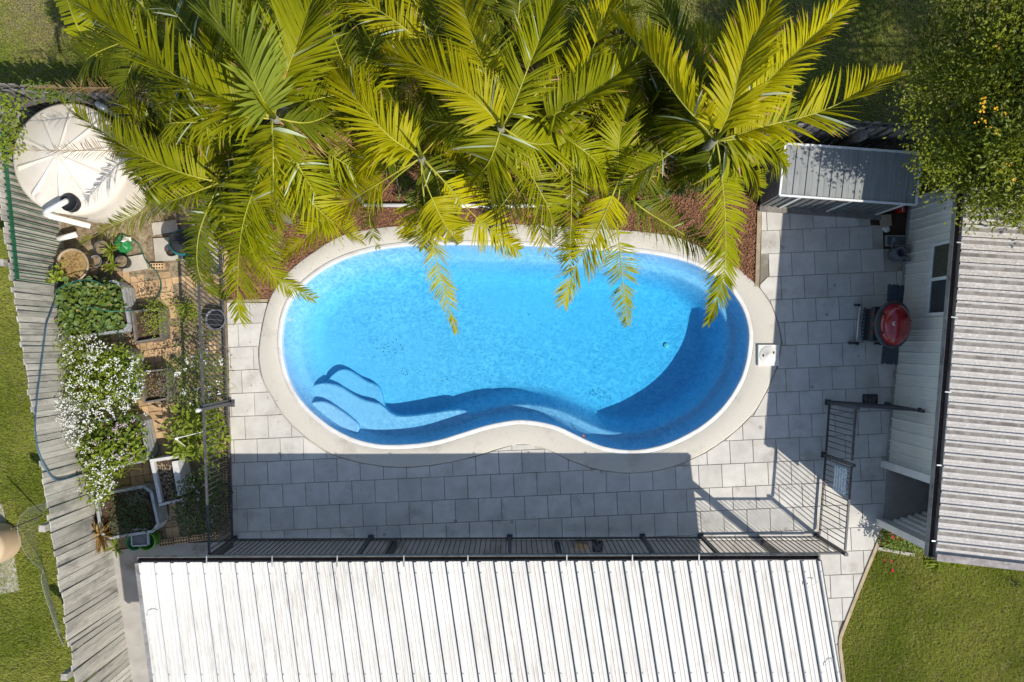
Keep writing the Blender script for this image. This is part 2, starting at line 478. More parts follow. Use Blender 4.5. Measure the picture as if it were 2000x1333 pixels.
# ------------------------------------------------------------------ pool outlines (photo pixels on the ground plane)
RIM = [(550.6,660),(556,619),(567.5,589),(588,562.5),(624,532.5),(669,508),(725,491),(781,482.6),(837.5,479),(894,478.5),(1000,480),(1065,482.5),
       (1134,486.5),(1202,490),(1263,495.5),(1324,507),(1364,521),(1405,545.5),(1429,570),(1449.5,602),(1460,635),(1462,663),(1458,699),(1447.5,736),
       (1429,770),(1405,801),(1373,829),(1336,851),(1300,867),(1259,877),(1223,879),(1182,873),(1150,861.5),(1121.5,848),(1089,833),(1053,824),
       (1020,820.5),(1000,821.5),(969,826.5),(939,834),(897.5,847),(860,858.5),(819,866),(762.5,869),(725,865.5),(687.5,855),(650,836),(624,817),
       (597.5,793),(575,763),(560,727.5),(552.5,694)]
COP = [(522.5,596),(541,559),(575,521),(612.5,493),(661,463),(710,450),(762.5,443),(837,439.5),(894,437.5),(1000,438),(1081,441.5),(1162,446),
       (1263,454),(1324,464.5),(1405,500),(1445.5,529),(1482,562),(1506,598),(1521,639),(1524.5,671),(1518,711.6),(1502,752),(1478,797),(1445.5,833),
       (1405,865.5),(1364.5,890),(1324,907),(1283.5,918),(1243,923),(1202.5,922),(1162,915),(1121.5,902),(1089,887),(1061,875),(1028,868),(1000,870),
       (966,879),(932,890),(865,905),(799,912),(746,910),(686,899),(639,882),(594,851),(556,814),(530,772.5),(511,735),(505.6,690),(511,645)]
NR = 240
def ang_ring(pts, c=(1000, 655)):
    """closed smooth outline resampled by angle about c, so that rings match vertex for vertex"""
    q = catmull(pts, 900)
    a = np.unwrap(np.arctan2(q[:, 1] - c[1], q[:, 0] - c[0]))
    if a[-1] < a[0]: q = q[::-1]; a = np.unwrap(np.arctan2(q[:, 1] - c[1], q[:, 0] - c[0]))
    a = np.maximum.accumulate(a)
    t = np.linspace(a[0], a[0] + 2 * math.pi, NR, endpoint=False)
    aa = np.concatenate([a, [a[0] + 2 * math.pi]]); qq = np.vstack([q, q[:1]])
    r = np.stack([np.interp(t, aa, qq[:, k]) for k in (0, 1)], 1)
    return r, t
rim_px = catmull(RIM, NR)
if (np.cross(np.roll(rim_px, -1, 0) - rim_px, np.array([1000, 655]) - rim_px)).mean() < 0: rim_px = rim_px[::-1]
def offset_ring(px, d):
    """offset inwards by d pixels"""
    t = np.roll(px, -2, 0) - np.roll(px, 2, 0)
    n = np.stack([-t[:, 1], t[:, 0]], 1)
    n /= np.linalg.norm(n, axis=1)[:, None]
    s = np.sign(((np.array([1000, 655]) - px) * n).sum(1).mean())
    q = px + n * s * d
    for _ in range(int(abs(d) // 8)): q = (np.roll(q, 1, 0) + 2 * q + np.roll(q, -1, 0)) / 4
    return q
cop_px = catmull(COP, NR)
rim_w = np.array([tuple(P(a, b)) for a, b in rim_px]); cop_w = np.array([tuple(P(a, b)) for a, b in cop_px])

# ------------------------------------------------------------------ ground sheet with the hole for the pool
hole, hole_t = ang_ring([tuple((np.array(c) * 0.5 + np.array(p) * 0.5)) for c, p in zip(catmull(COP, 120), catmull(COP, 120))])
hole = hole + (np.array([1000, 655]) - hole) * 0.03
gv, gf = [], []
for sc in (1.0, 1.35, 2.2, 5.0, 30.0):
    for (x, y) in hole:
        w = P(1000 + (x - 1000) * sc, 655 + (y - 655) * sc)
        gv.append((w.x, w.y, -0.05))
for r in range(4):
    for i in range(NR):
        j = (i + 1) % NR
        gf.append((r * NR + i, r * NR + j, (r + 1) * NR + j, (r + 1) * NR + i))
g = np_mesh('ground', gv, [f[::-1] for f in gf], M['lawn'])
tag(g, kind='structure')

# ------------------------------------------------------------------ the swimming pool
pool_loc = P(1000, 655)
pool = thing('swimming_pool', pool_loc, 'blue kidney shaped fibreglass swimming pool with curved steps and concrete surround', 'swimming pool')
def water_mats():
    m, nt, b = new_mat('pool_shell')
    b.inputs['Roughness'].default_value = 0.5; b.inputs['Specular IOR Level'].default_value = 0.15
    col = ramp(nt, nz(nt, 1.2, 4), [(0.3, (0.37, 0.56, 0.77)), (0.7, (0.41, 0.595, 0.80))])
    nt.links.new(col, b.inputs['Base Color'])
    w, nt, b = new_mat('pool_water')
    nt.nodes.remove(b)
    geo = nt.nodes.new('ShaderNodeNewGeometry')
    nzd = nt.nodes.new('ShaderNodeTexNoise'); nzd.inputs['Scale'].default_value = 3.0; nzd.inputs['Detail'].default_value = 2
    nt.links.new(geo.outputs['Position'], nzd.inputs['Vector'])
    add = nt.nodes.new('ShaderNodeVectorMath'); add.operation = 'MULTIPLY_ADD'
    nt.links.new(nzd.outputs['Color'], add.inputs[0]); add.inputs[1].default_value = (0.28, 0.28, 0)
    nt.links.new(geo.outputs['Position'], add.inputs[2])
    mp = nt.nodes.new('ShaderNodeMapping'); mp.inputs['Scale'].default_value = (1.0, 1.35, 0.0)
    nt.links.new(add.outputs[0], mp.inputs['Vector'])
    vo = nt.nodes.new('ShaderNodeTexVoronoi'); vo.feature = 'SMOOTH_F1'; vo.inputs['Scale'].default_value = 20.0
    vo.inputs['Smoothness'].default_value = 0.5
    nt.links.new(mp.outputs[0], vo.inputs['Vector'])
    # caustic ripples imitated by a bright cell pattern in the transmission colour
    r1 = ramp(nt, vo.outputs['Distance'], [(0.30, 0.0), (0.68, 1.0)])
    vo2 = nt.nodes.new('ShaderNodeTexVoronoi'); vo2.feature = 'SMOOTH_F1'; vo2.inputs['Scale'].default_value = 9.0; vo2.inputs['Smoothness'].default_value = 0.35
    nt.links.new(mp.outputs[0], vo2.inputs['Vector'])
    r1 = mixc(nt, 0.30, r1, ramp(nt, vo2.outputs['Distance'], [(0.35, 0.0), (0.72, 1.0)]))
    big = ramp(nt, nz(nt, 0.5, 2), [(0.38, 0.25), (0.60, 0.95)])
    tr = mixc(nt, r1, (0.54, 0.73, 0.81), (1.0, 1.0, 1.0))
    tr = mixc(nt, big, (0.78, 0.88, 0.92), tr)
    tb = nt.nodes.new('ShaderNodeBsdfTransparent'); nt.links.new(tr, tb.inputs['Color'])
    gl = nt.nodes.new('ShaderNodeBsdfGlossy'); gl.inputs['Roughness'].default_value = 0.12
    bp = nt.nodes.new('ShaderNodeBump'); bp.inputs['Strength'].default_value = 0.25; bp.inputs['Distance'].default_value = 0.01
    nt.links.new(nz(nt, 14, 2), bp.inputs['Height'])
    nt.links.new(bp.outputs[0], gl.inputs['Normal'])
    mx = nt.nodes.new('ShaderNodeMixShader'); mx.inputs[0].default_value = 0.025
    nt.links.new(tb.outputs[0], mx.inputs[1]); nt.links.new(gl.outputs[0], mx.inputs[2])
    nt.links.new(mx.outputs[0], nt.nodes['Material Output'].inputs['Surface'])
    va = nt.nodes.new('ShaderNodeVolumeAbsorption')
    va.inputs['Color'].default_value = (0.0, 0.87, 0.985, 1); va.inputs['Density'].default_value = 0.80
    nt.links.new(va.outputs[0], nt.nodes['Material Output'].inputs['Volume'])
    return m, w
M['pool_shell'], M['pool_water'] = water_mats()
M['pool_rim'] = pmat('pool_rim', (0.70, 0.70, 0.69), (0.60, 0.59, 0.57), 5, 0.5, 0.35, dirt=(0.50, 0.47, 0.42), dscale=3, dlo=0.5, dhi=0.75)

def floor_z(px):
    t = min(1.0, max(0.0, (px - 600) / 780.0)); t = t * t * (3 - 2 * t)
    return -0.70 - 0.40 * t
prof = [(0, 0.004), (1.2, -0.10), (6, -0.24), (13, -0.345), (15, -0.365), (24.5, -0.385), (27, -0.40), (29.5, -0.45), (40, 'a'), (47, 'b'), (56, 'c'), (70, 'd')]
sv, sf = [], []
for off, z in prof:
    ring = offset_ring(rim_px, off) if off else rim_px
    for (x, y) in ring:
        fz = floor_z(x)
        zz = {'a': -0.45 + (fz + 0.45) * 0.42, 'b': -0.45 + (fz + 0.45) * 0.74, 'c': -0.45 + (fz + 0.45) * 0.95, 'd': fz}.get(z, z)
        w = P(x, y); sv.append((w.x - pool_loc.x, w.y - pool_loc.y, zz))
last = offset_ring(rim_px, 70)
for k in (0.8, 0.55, 0.3, 0.1):
    for (x, y) in last:
        qx, qy = 1000 + (x - 1000) * k, 645 + (y - 645) * k
        w = P(qx, qy); sv.append((w.x - pool_loc.x, w.y - pool_loc.y, floor_z(qx)))
nr = len(prof) + 4
for r in range(nr - 1):
    for i in range(NR):
        j = (i + 1) % NR
        sf.append((r * NR + i, r * NR + j, (r + 1) * NR + j, (r + 1) * NR + i))
wc = P(1000, 645); sv.append((wc.x - pool_loc.x, wc.y - pool_loc.y, floor_z(1000)))
sf4 = sf + [((nr - 1) * NR + i, (nr - 1) * NR + (i + 1) % NR, len(sv) - 1, len(sv) - 1) for i in range(NR)]
me = bpy.data.meshes.new('shell')
me.from_pydata(sv, [], [tuple(dict.fromkeys(f)) for f in sf4]); me.materials.append(M['pool_shell'])
me.polygons.foreach_set('use_smooth', [True] * len(me.polygons))
shell = link(bpy.data.objects.new('shell', me), pool)

def ring_strip(name, rings, mat, parent, smooth=False):
    """rings: list of (NR x 2 pixel ring, z)"""
    v, f = [], []
    for ring, z in rings:
        for (x, y) in ring:
            w = P(x, y); v.append((w.x - pool_loc.x, w.y - pool_loc.y, z))
    for r in range(len(rings) - 1):
        for i in range(NR):
            j = (i + 1) % NR
            f.append((r * NR + i, r * NR + j, (r + 1) * NR + j, (r + 1) * NR + i))
    o = np_mesh(name, v, f, mat, parent, smooth)
    return o
rim_a, _ = ang_ring(RIM); cop_a, _ = ang_ring(COP)
def mixr(k): return rim_a + (cop_a - rim_a) * k
def offa(d):
    r = offset_ring(rim_a, d); return r
lip = [(offa(0.3), -0.03), (offa(0.0), 0.010), (offa(-1.0), 0.020), (offa(-2.6), 0.022), (offa(-6.5), 0.021), (offa(-8.5), 0.014), (offa(-9.2), 0.0)]
ring_strip('rim', lip, M['pool_rim'], pool, True)
wob = np.array([[math.sin(i * 1.7) * 0.5 + rnd.uniform(-.5, .5), math.cos(i * 2.3) * 0.5 + rnd.uniform(-.5, .5)] for i in range(NR)])
inn = offset_ring(rim_a, -8.6) + wob * 0.7
def lerp_r(a, b, k): return a + (b - a) * k
ring_strip('concrete_surround', [(inn, -0.06), (inn, 0.006), (lerp_r(inn, cop_a, 0.04), 0.0115), (lerp_r(inn, cop_a, 0.5), 0.014), (cop_a + (inn - cop_a) * 0.05, 0.0135), (cop_a + wob * 0.5, 0.007), (cop_a + wob * 0.5, -0.12)], M['coping'], pool)

S1 = [(602,790),(612,785.5),(624,784),(638,786.5),(657.5,797),(684,815.6),(697,827),(701,836),(698,846),(690,856),(660,858),(620,830),(590,795)]
S2 = [(585,776),(592,768),(601,759),(612,752.5),(631,748.5),(650,750.5),(667,757),(684,768),(710,781.5),(740,789),(755,800.6),(765,809),(778,812.5),(800,812.6),(837.5,808),(875,802.5),(897.5,800.6),(912,803),(926,812),(936,823),(946,842),(930,870),(800,895),(680,880),(600,820),(575,790)]
S3 = [(636,750),(645,736),(656,726.5),(664,722.5),(675,722),(691,729),(714,744),(733,752),(741,759),(745.5,772),(748,785),(753,800),(740,815),(660,800),(620,780)]
for (pl, z) in ((S1, -0.225), (S2, -0.375), (S3, -0.54)):
    q = catmull(pl, 64)
    w = [P(a, b, z) - pool_loc for a, b in q]
    mb = MB()
    mb.prism([(p.x, p.y) for p in w], -0.95, z, ch=0.018)
    mb.build('step', M['pool_shell'], pool)
for (x, y, z) in ((565, 624, -0.20), (559.5, 698, -0.20)):
    mb = MB(); mb.lathe(P(x, y, z) - pool_loc, [(0.032, -0.03), (0.034, 0.012), (0.026, 0.022), (0.012, 0.02), (0.0, 0.016)], 14)
    mb.build('return_fitting', M['plastic_white'], pool, True)
fz = floor_z(1301)
mb = MB(); mb.lathe(P(1301, 675, fz) - pool_loc, [(0.05, 0.0), (0.05, 0.02), (0.035, 0.03), (0, 0.032)], 16)
mb.build('floor_fitting', M['plastic_white'], pool, True)
# skimmer mouth in the wall of the deep end
M['skimmer'] = pmat('skimmer', (0.25, 0.55, 0.62), (0.2, 0.48, 0.55), 8, 0.4, 0.4)
mb = MB()
a, b = P(1461, 668, -0.13) - pool_loc, P(1455, 704, -0.13) - pool_loc
mb.bar(a, b, 0.03, 0.12); mb.build('skimmer_mouth', M['skimmer'], pool)

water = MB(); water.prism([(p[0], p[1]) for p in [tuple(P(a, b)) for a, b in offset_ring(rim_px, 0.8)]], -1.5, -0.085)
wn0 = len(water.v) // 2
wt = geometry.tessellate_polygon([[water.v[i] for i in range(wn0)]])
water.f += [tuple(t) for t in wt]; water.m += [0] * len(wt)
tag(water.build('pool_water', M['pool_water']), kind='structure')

# fine dark debris lying on the pool floor
V, Fc = [], []
for (cx, cy, n, s) in ((760, 680, 46, 16), (795, 725, 40, 15), (1010, 760, 36, 22), (1170, 770, 60, 18), (870, 740, 26, 12), (830, 775, 14, 9), (1070, 790, 24, 10), (700, 800, 12, 30), (1000, 700, 60, 120), (1250, 700, 50, 110), (980, 850, 30, 50), (900, 770, 40, 60), (650, 775, 14, 30), (1360, 720, 26, 60)):
    for _ in range(n):
        x, y = rnd.gauss(cx, s), rnd.gauss(cy, s * 0.6)
        if not inside(offset_ring(rim_px, 62), x, y) or (x < 950 and y > 745): continue
        c = P(x, y, floor_z(x) + 0.006); r = rnd.uniform(0.004, 0.016); a = rnd.uniform(0, 6.3)
        dx, dy = math.cos(a) * r, math.sin(a) * r; b = len(V)
        V += [(c.x - dx, c.y - dy, c.z), (c.x + dy * .4, c.y - dx * .4, c.z + .004), (c.x + dx, c.y + dy, c.z), (c.x - dy * .4, c.y + dx * .4, c.z + .003)]
        Fc.append((b, b + 1, b + 2, b + 3))
M['debris'] = pmat('debris', (0.03, 0.10, 0.06), (0.015, 0.05, 0.04), 20, 0.9)
tag(np_mesh('pool_debris', V, Fc, M['debris']), 'dark leaf specks scattered on the pool floor', 'debris', kind='stuff')

# ------------------------------------------------------------------ paving
cop_list = [tuple(p) for p in catmull(COP, 160)]
cs = offset_ring(catmull(COP, 160), 6)                        # a little under the surround
i0 = 0
i1 = int(np.argmin([(x - 1482) ** 2 + (y - 562) ** 2 for x, y in cop_list]))
top_arc = [tuple(p) for p in cs[i0:i1 + 1]]                    # left corner -> over the top -> right corner
low_arc = [tuple(cs[i % 160]) for i in range(160, i1 - 1, -1)]  # left corner -> along the bottom -> right corner
DOM = [(443, 592), (520, 592)] + low_arc + [(1485, 556), (1488, 411), (1700, 419), (1701, 440), (1725, 441), (1726, 487), (1768, 486),
       (1741, 820), (1733, 905), (1722, 1038), (1639, 1252), (1648, 1400), (1602, 1400), (1602, 1056), (456, 1056)]
mb = MB(); mb.sheet([tuple(P(a, b)) for a, b in DOM], -0.016)
paving = tag(mb.build('paving', M['joint']), kind='structure')
u = Vector((1, -0.045)).normalized(); v = Vector((0.045, 1)).normalized(); PIT = 45.2
full_meshes = []
for k in range(3):
    m2 = MB(); hh = PIT * 0.5 - 0.55; s = H / F
    m2.prism([((u.x * a + v.x * b) * s * hh, -(u.y * a + v.y * b) * s * hh) for a, b in ((-1, -1), (1, -1), (1, 1), (-1, 1))], -0.045, 0.0, ch=0.0035)
    full_meshes.append(m2.mesh('paver', M['paver']))
copv = [Vector(p) for p in cop_list]
dedges = [(Vector(DOM[i]), Vector(DOM[(i + 1) % len(DOM)])) for i in range(len(DOM)) if not (2 <= i < 1 + len(low_arc))]
area = sum(DOM[i - 1][0] * DOM[i][1] - DOM[i][0] * DOM[i - 1][1] for i in range(len(DOM)))
sgn = 1 if area > 0 else -1
npav = 0
for row in range(-11, 16):
    ph = (1584 if row % 2 else 1560.5) + rnd.uniform(-2.5, 2.5)
    for col in range(-27, 6):
        base = Vector((1500, 812.5)) + v * (PIT * (row - 0.5)) + u * (col * PIT + (ph - 1500) + PIT * 0.5)
        quad = [base + u * (a * (PIT / 2 - .55)) + v * (b * (PIT / 2 - .55)) for a, b in ((-1, -1), (1, -1), (1, 1), (-1, 1))]
        ins = [inside(DOM, q.x, q.y) for q in quad]
        cin = [inside(cop_list, q.x, q.y) for q in quad]
        if not any(ins) and not inside(DOM, base.x, base.y): continue
        if all(cin): continue
        jit = rnd.uniform(-0.0025, 0.0015)
        if all(ins) and not any(cin):
            o = inst('paver', full_meshes[npav % 3], paving, tuple(P(base.x, base.y)), (rnd.uniform(-.003, .003), rnd.uniform(-.003, .003), 0))
            o.location.z = jit
        else:
            pl = quad
            if any(cin):
                k = min(range(160), key=lambda i: (copv[i] - base).length)
                t = (copv[(k + 1) % 160] - copv[k - 1]).normalized(); n = Vector((-t.y, t.x))
                if (Vector((1000, 655)) - copv[k]).dot(n) > 0: n = -n
                pl = clip_half(pl, copv[k] + n * 1.6, n)
            for a, b in dedges:
                d = (b - a); L = d.length; d /= L
                n = Vector((-d.y, d.x)) * sgn
                t = (base - a).dot(d)
                if -PIT * .6 < t < L + PIT * .6 and abs((base - a).dot(n)) < PIT * .8 and pl:
                    pl = clip_half(pl, a, n)
            if len(pl) < 3: continue
            ar = abs(sum(pl[i - 1].x * pl[i].y - pl[i].x * pl[i - 1].y for i in range(len(pl)))) / 2
            if ar < 60: continue
            c = sum(pl, Vector((0, 0))) / len(pl); cw = P(c.x, c.y)
            m2 = MB(cw); m2.prism([tuple(P(q.x, q.y)) for q in pl], -0.045, 0.0, ch=0.003)
            o = m2.build('paver', M['paver'], paving, loc=cw); o.location.z = jit
        npav += 1
print('pavers', npav)

CONC = [(214, 1078), (300, 1064), (456, 1057.5), (1601, 1057.5), (1601, 1420), (262, 1420)]
mb = MB(); mb.sheet([tuple(P(a, b)) for a, b in CONC], -0.006)
tag(mb.build('concrete_path', M['concrete']), kind='structure')

# mulch bed behind the pool
MUL = [(431, 292), (1479, 296), (1479, 560), (1481, 563)] + top_arc[::-1] + [(522, 588), (443, 588)]
mb = MB(); mb.sheet([tuple(P(a, b)) for a, b in MUL], -0.012)
tag(mb.build('mulch_bed', M['mulch']), kind='structure')
MW = [tuple(P(a, b)) for a, b in MUL]
n = 26000
q = scatter(MW, n); a = NP.uniform(0, math.pi, n); L = NP.uniform(0.012, 0.034, n); w = NP.uniform(0.003, 0.009, n)
tilt = NP.uniform(-0.5, 0.5, n); z = NP.uniform(-0.010, 0.012, n)
d = np.stack([np.cos(a), np.sin(a), tilt], 1) * L[:, None]; e = np.stack([-np.sin(a), np.cos(a), NP.uniform(-.6, .6, n)], 1) * w[:, None]
c = np.column_stack([q, z])
V = np.stack([c - d - e, c + d - e, c + d + e, c - d + e], 1).reshape(-1, 3)
tag(np_mesh('mulch_chips', V, np.arange(4 * n).reshape(n, 4), M['chip']), 'reddish brown bark chips covering the bed behind the pool', 'mulch', kind='stuff')

# bare soil: kitchen garden on the left, strip by the storage shed on the right
SOIL = [(98, 290), (432, 290), (443, 590), (456, 1056), (300, 1062), (214, 1076), (150, 760)]
mb = MB(); mb.sheet([tuple(P(a, b)) for a, b in SOIL], -0.02)
tag(mb.build('garden_soil', M['soil']), kind='structure')
SO2 = [(1480, 290), (1800, 288), (1776, 420), (1769, 486), (1727, 487), (1726, 441), (1702, 440), (1700, 420), (1488, 411), (1486, 560), (1480, 560)]
mb = MB(); mb.sheet([tuple(P(a, b)) for a, b in SO2], -0.022)
tag(mb.build('bare_earth', M['potting']), kind='structure')
SO3 = [(1726, 1040), (1830, 1048), (1830, 1085), (1790, 1083), (1713, 1070)]
mb = MB(); mb.sheet([tuple(P(a, b)) for a, b in SO3], -0.03)
tag(mb.build('flower_bed_soil', M['potting']), kind='structure')

# timber edging boards
def edging(name, pts, w, z0, z1, label, mat):
    loc = P(*pts[0])
    o = thing(name, loc, label, 'edging')
    for a, b in zip(pts[:-1], pts[1:]):
        A, B = P(*a), P(*b); A.z = B.z = (z0 + z1) / 2
        mb = MB(loc); mb.bar(A, B, w, z1 - z0); mb.build('board', mat, o)
    return o
edging('timber_edging', [(1483, 404), (1480.5, 480), (1478, 560)], 0.07, -0.05, 0.025, 'weathered timber edging between mulch and pavers beside the storage shed', M['timber'])
edging('timber_edging', [(444, 589), (523, 587.5)], 0.05, -0.05, 0.02, 'short timber board edging the mulch left of the pool', M['timber'])
M['edge_wood'] = pmat('edge_wood', (0.44, 0.35, 0.23), (0.32, 0.25, 0.16), 8, 0.9, 0.2, bmp=0.4)
edging('lawn_edging', [(1722, 1042), (1680, 1145), (1641, 1245), (1640, 1262), (1650, 1345)], 0.055, -0.05, 0.02, 'pale brown timber strip edging the lawn beside the house', M['edge_wood'])

# ------------------------------------------------------------------ lawns: blades of grass
def lawn_blades(poly, dens, seed, mats, hgt=(0.02, 0.055), name='lawn_grass', label='short green lawn grass', dry=0.5, bare=0.35, z0=-0.05):
    W = [tuple(P(a, b)) for a, b in poly]
    ar = abs(sum(W[i - 1][0] * W[i][1] - W[i][0] * W[i - 1][1] for i in range(len(W)))) / 2
    n = int(ar * dens / 4.5)
    q = scatter(W, n)
    def wave(x, y, f, s): return np.sin(x * f + s) * np.cos(y * f * 1.13 + s * 1.7) + 0.6 * np.sin(x * f * 2.3 + y * f * 1.9 + s * 2.2) + 0.35 * np.sin(x * f * 5.1 - y * f * 4.3 + s)
    f = wave(q[:, 0], q[:, 1], 1.4, seed) + .35 * wave(q[:, 0], q[:, 1], 6.0, seed * 2)
    keep = NP.uniform(0, 1, n) > np.clip((f - bare) * 0.9, 0, 0.92)
    q = q[keep]; f = f[keep]
    q = np.repeat(q, 4, 0) + NP.normal(0, .005, (4 * len(q), 2)); f = np.repeat(f, 4); n = len(q)
    a = NP.uniform(0, 2 * math.pi, n); h = NP.uniform(hgt[0], hgt[1], n); lean = NP.uniform(0.3, 1.5, n) * h; w = NP.uniform(0.004, 0.009, n)
    c = np.column_stack([q, np.full(n, z0)])
    sd = np.stack([-np.sin(a) * w, np.cos(a) * w, np.zeros(n)], 1); tp = np.stack([np.cos(a) * lean, np.sin(a) * lean, h], 1)
    V = np.stack([c - sd, c + sd, c + tp], 1).reshape(-1, 3)
    mi = (NP.uniform(0, 1, n) < np.clip(dry * 0.25 + f * 0.22 * dry, 0.03, 0.9)).astype(int)
    return tag(np_mesh(name, V, np.arange(3 * n).reshape(n, 3), mats, mi=mi), label, 'grass', kind='stuff')
GM = [M['grass'], M['dry_grass']]
lawn_blades([(1724, 1046), (1830, 1062), (2040, 1085), (2060, 1400), (1654, 1400), (1643, 1256)], 9000, 1.0, GM, label='thick green lawn beside the house and paving', dry=0.45, bare=0.9)
lawn_blades([(-60, 430), (22, 430), (60, 620), (108, 860), (225, 1400), (-60, 1400)], 9000, 2.4, GM, label='sunny green lawn left of the grey timber fence', dry=0.2, bare=1.0)
lawn_blades([(-60, -60), (2060, -60), (2060, 300), (1000, 280), (-60, 226)], 3600, 3.3, GM, label='patchy dry lawn behind the back fence', dry=1.2, bare=0.15)

# ------------------------------------------------------------------ ribbed sheet helper
def ribbed(profile, L, d, mat, name, up=Vector((0, 0, 1)), x=Vector((1, 0, 0)), tint=None):
    """profile: [(along, height)...]; extruded by vector d; returns a mesh with its corner at the origin"""
    mb = MB()
    vs, fs = [], []
    for k in range(2):
        for (a, h) in profile: vs.append(x * a + up * h + d * k)
    n = len(profile)
    for i in range(n - 1): mb.add([vs[i], vs[i + 1], vs[n + i + 1], vs[n + i]], [(0, 1, 2, 3)], int(tint(i)) if tint else 0)
    return mb.mesh(name, mat)

# ------------------------------------------------------------------ carport (bottom of the picture)
ZC = 2.13
cw0, cw1 = P(272, 1099, ZC), P(1596, 1094.5, ZC)          # gutter line, west to east
ex = (cw1 - cw0); WID = ex.length; ex.normalize()
down = (P(319 - 3, 1450, ZC + 0.13) - cw0)                 # along the ribs, south and slightly up
carport = thing('carport', P(1000, 1053), 'white ribbed steel carport roof across the bottom with dirty gutter', 'carport')
CL = carport.location.copy()
pitch = WID / 42
one = [(0.0, 0.0), (0.006, 0.048), (0.034, 0.048), (0.044, 0.0), (0.100, 0.0), (0.104, 0.008), (0.112, 0.008), (0.122, 0.0), (0.160, 0.0), (0.164, 0.008), (0.172, 0.008), (0.182, 0.0), (pitch - .018, 0.0)]
prof4 = [(a + pitch * k, h) for k in range(4) for a, h in one] + [(pitch * 4, 0.0)]
gr13 = lambda i: {12: 1, 4: 2, 8: 2}.get(i % 13, 0)  # west foot of each rib darkened as its shadow; dust on minor ribs
sheet4 = ribbed(prof4, 1, down, [M['carport_roof'], M['rib_shade_grime'], M['rib_dust']], 'roof_sheet', x=ex, tint=gr13)
prof2 = [(a + pitch * k, h) for k in range(2) for a, h in one] + [(pitch * 2, 0.0), (pitch * 2 + .006, .048), (pitch * 2 + .03, .048)]
sheet2 = ribbed(prof2, 1, down, [M['carport_roof'], M['rib_shade_grime'], M['rib_dust']], 'roof_sheet', x=ex, tint=gr13)
for k in range(10):
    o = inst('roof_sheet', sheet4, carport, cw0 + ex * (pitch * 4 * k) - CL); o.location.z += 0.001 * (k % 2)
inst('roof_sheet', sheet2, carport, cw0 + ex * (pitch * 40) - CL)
# gutter: a dirty open channel along the north edge
ny = Vector((-ex.y, ex.x, 0))
def channel(a, b, side, w, h, name, parent, org, mats):
    """open U gutter from a to b, lying on the given side of the line"""
    mb = MB(org)
    d = (b - a)
    pr = [(0, 0), (0, -h), (w, -h), (w, 0.006), (w - 0.006, 0.012), (w - 0.012, 0.0), (w - 0.010, -h + 0.014), (0.004, -h + 0.014)]
    vs = []
    for k in (a, b): vs += [k + side * x + Vector((0, 0, z)) for x, z in pr]
    n = len(pr)
    for i in range(n - 1):
        mb.add([vs[i], vs[i + 1], vs[n + i + 1], vs[n + i]], [(0, 1, 2, 3)], 1 if i == 6 else 0)
    for k in (0, n): mb.add([vs[k + 0], vs[k + 1], vs[k + 2], vs[k + 3]], [(0, 1, 2, 3)])
    return mb.build(name, mats, parent)
channel(cw0 + ny * 0.004 - ex * .03 + Vector((0, 0, -0.01)), cw1 + ny * 0.004 + ex * .03 + Vector((0, 0, -0.01)), ny, 0.075, 0.08, 'gutter', carport, CL, [M['gutter'], M['gutter_dirt']])
strap = MB(); strap.box((0, 0.0, 0.012), (0.016, 0.17, 0.004)); strap.box((0, 0.082, 0.0), (0.016, 0.006, 0.03))
strap_me = strap.mesh('gutter_strap', M['galv'])
for px in (404, 532, 659, 789, 914, 1107, 1235, 1365):
    p = P(px, 1098 - (px - 272) * 0.0034, ZC)
    inst('gutter_strap', strap_me, carport, p - CL + Vector((0, 0, 0.0)))
screw = MB(); screw.lathe((0, 0, 0), [(.011, 0), (.011, .004), (.006, .009), (0, .009)], 6)
screw_me = screw.mesh('roof_screw', M['galv'])
for k in range(43):
    for t in (0.06, 0.62):
        inst('roof_screw', screw_me, carport, cw0 + ex * (pitch * k + .02) + down * t - CL + Vector((0, 0, .049)))
# side barge flashings
mb = MB(CL); mb.bar(cw0 - ex * .015 + Vector((0, 0, .01)), cw0 - ex * .015 + down + Vector((0, 0, .01)), 0.05, 0.10); mb.build('barge_flashing', M['gutter'], carport)
mb = MB(CL); mb.bar(cw1 + ex * .03 + Vector((0, 0, -.01)), cw1 + ex * .03 + down + Vector((0, 0, -.01)), 0.045, 0.09); mb.build('barge_flashing', M['black_metal'], carport)
# loose wire ties on the edges and the lap of the next roof at the bottom
for (px, py, a) in ((296, 1200, 0.3), (1587, 1143, 0.5), (1618, 1295, 0.7)):
    p = P(px, py, ZC + 0.1)
    mb = MB(CL); c, s = math.cos(a) * .09, math.sin(a) * .09
    mb.tube([p - Vector((c, s, 0.03)), p - Vector((c * .6, s * .6, -.01)), p + Vector((c * .5, s * .5, .02)), p + Vector((c, s, -.03))], 0.006, 6)
    mb.build('wire_tie', M['white_paint'], carport)
# fascia beam and posts under the roof
bm_a, bm_b = cw0 + ex * .2 - ny * 0.10, cw1 - ex * .05 - ny * 0.10
mb = MB(CL); mb.bar(bm_a - Vector((0, 0, .16)), bm_b - Vector((0, 0, .16)), 0.07, 0.16); mb.build('beam', M['black_metal'], carport)
for (px, py) in ((450, 1064), (770, 1064), (1088, 1064), (1492, 1062)):
    p = P(px, py); mb = MB(CL); mb.box((p.x, p.y, .97), (0.09, 0.09, 1.98)); mb.build('post', M['black_metal'], carport)

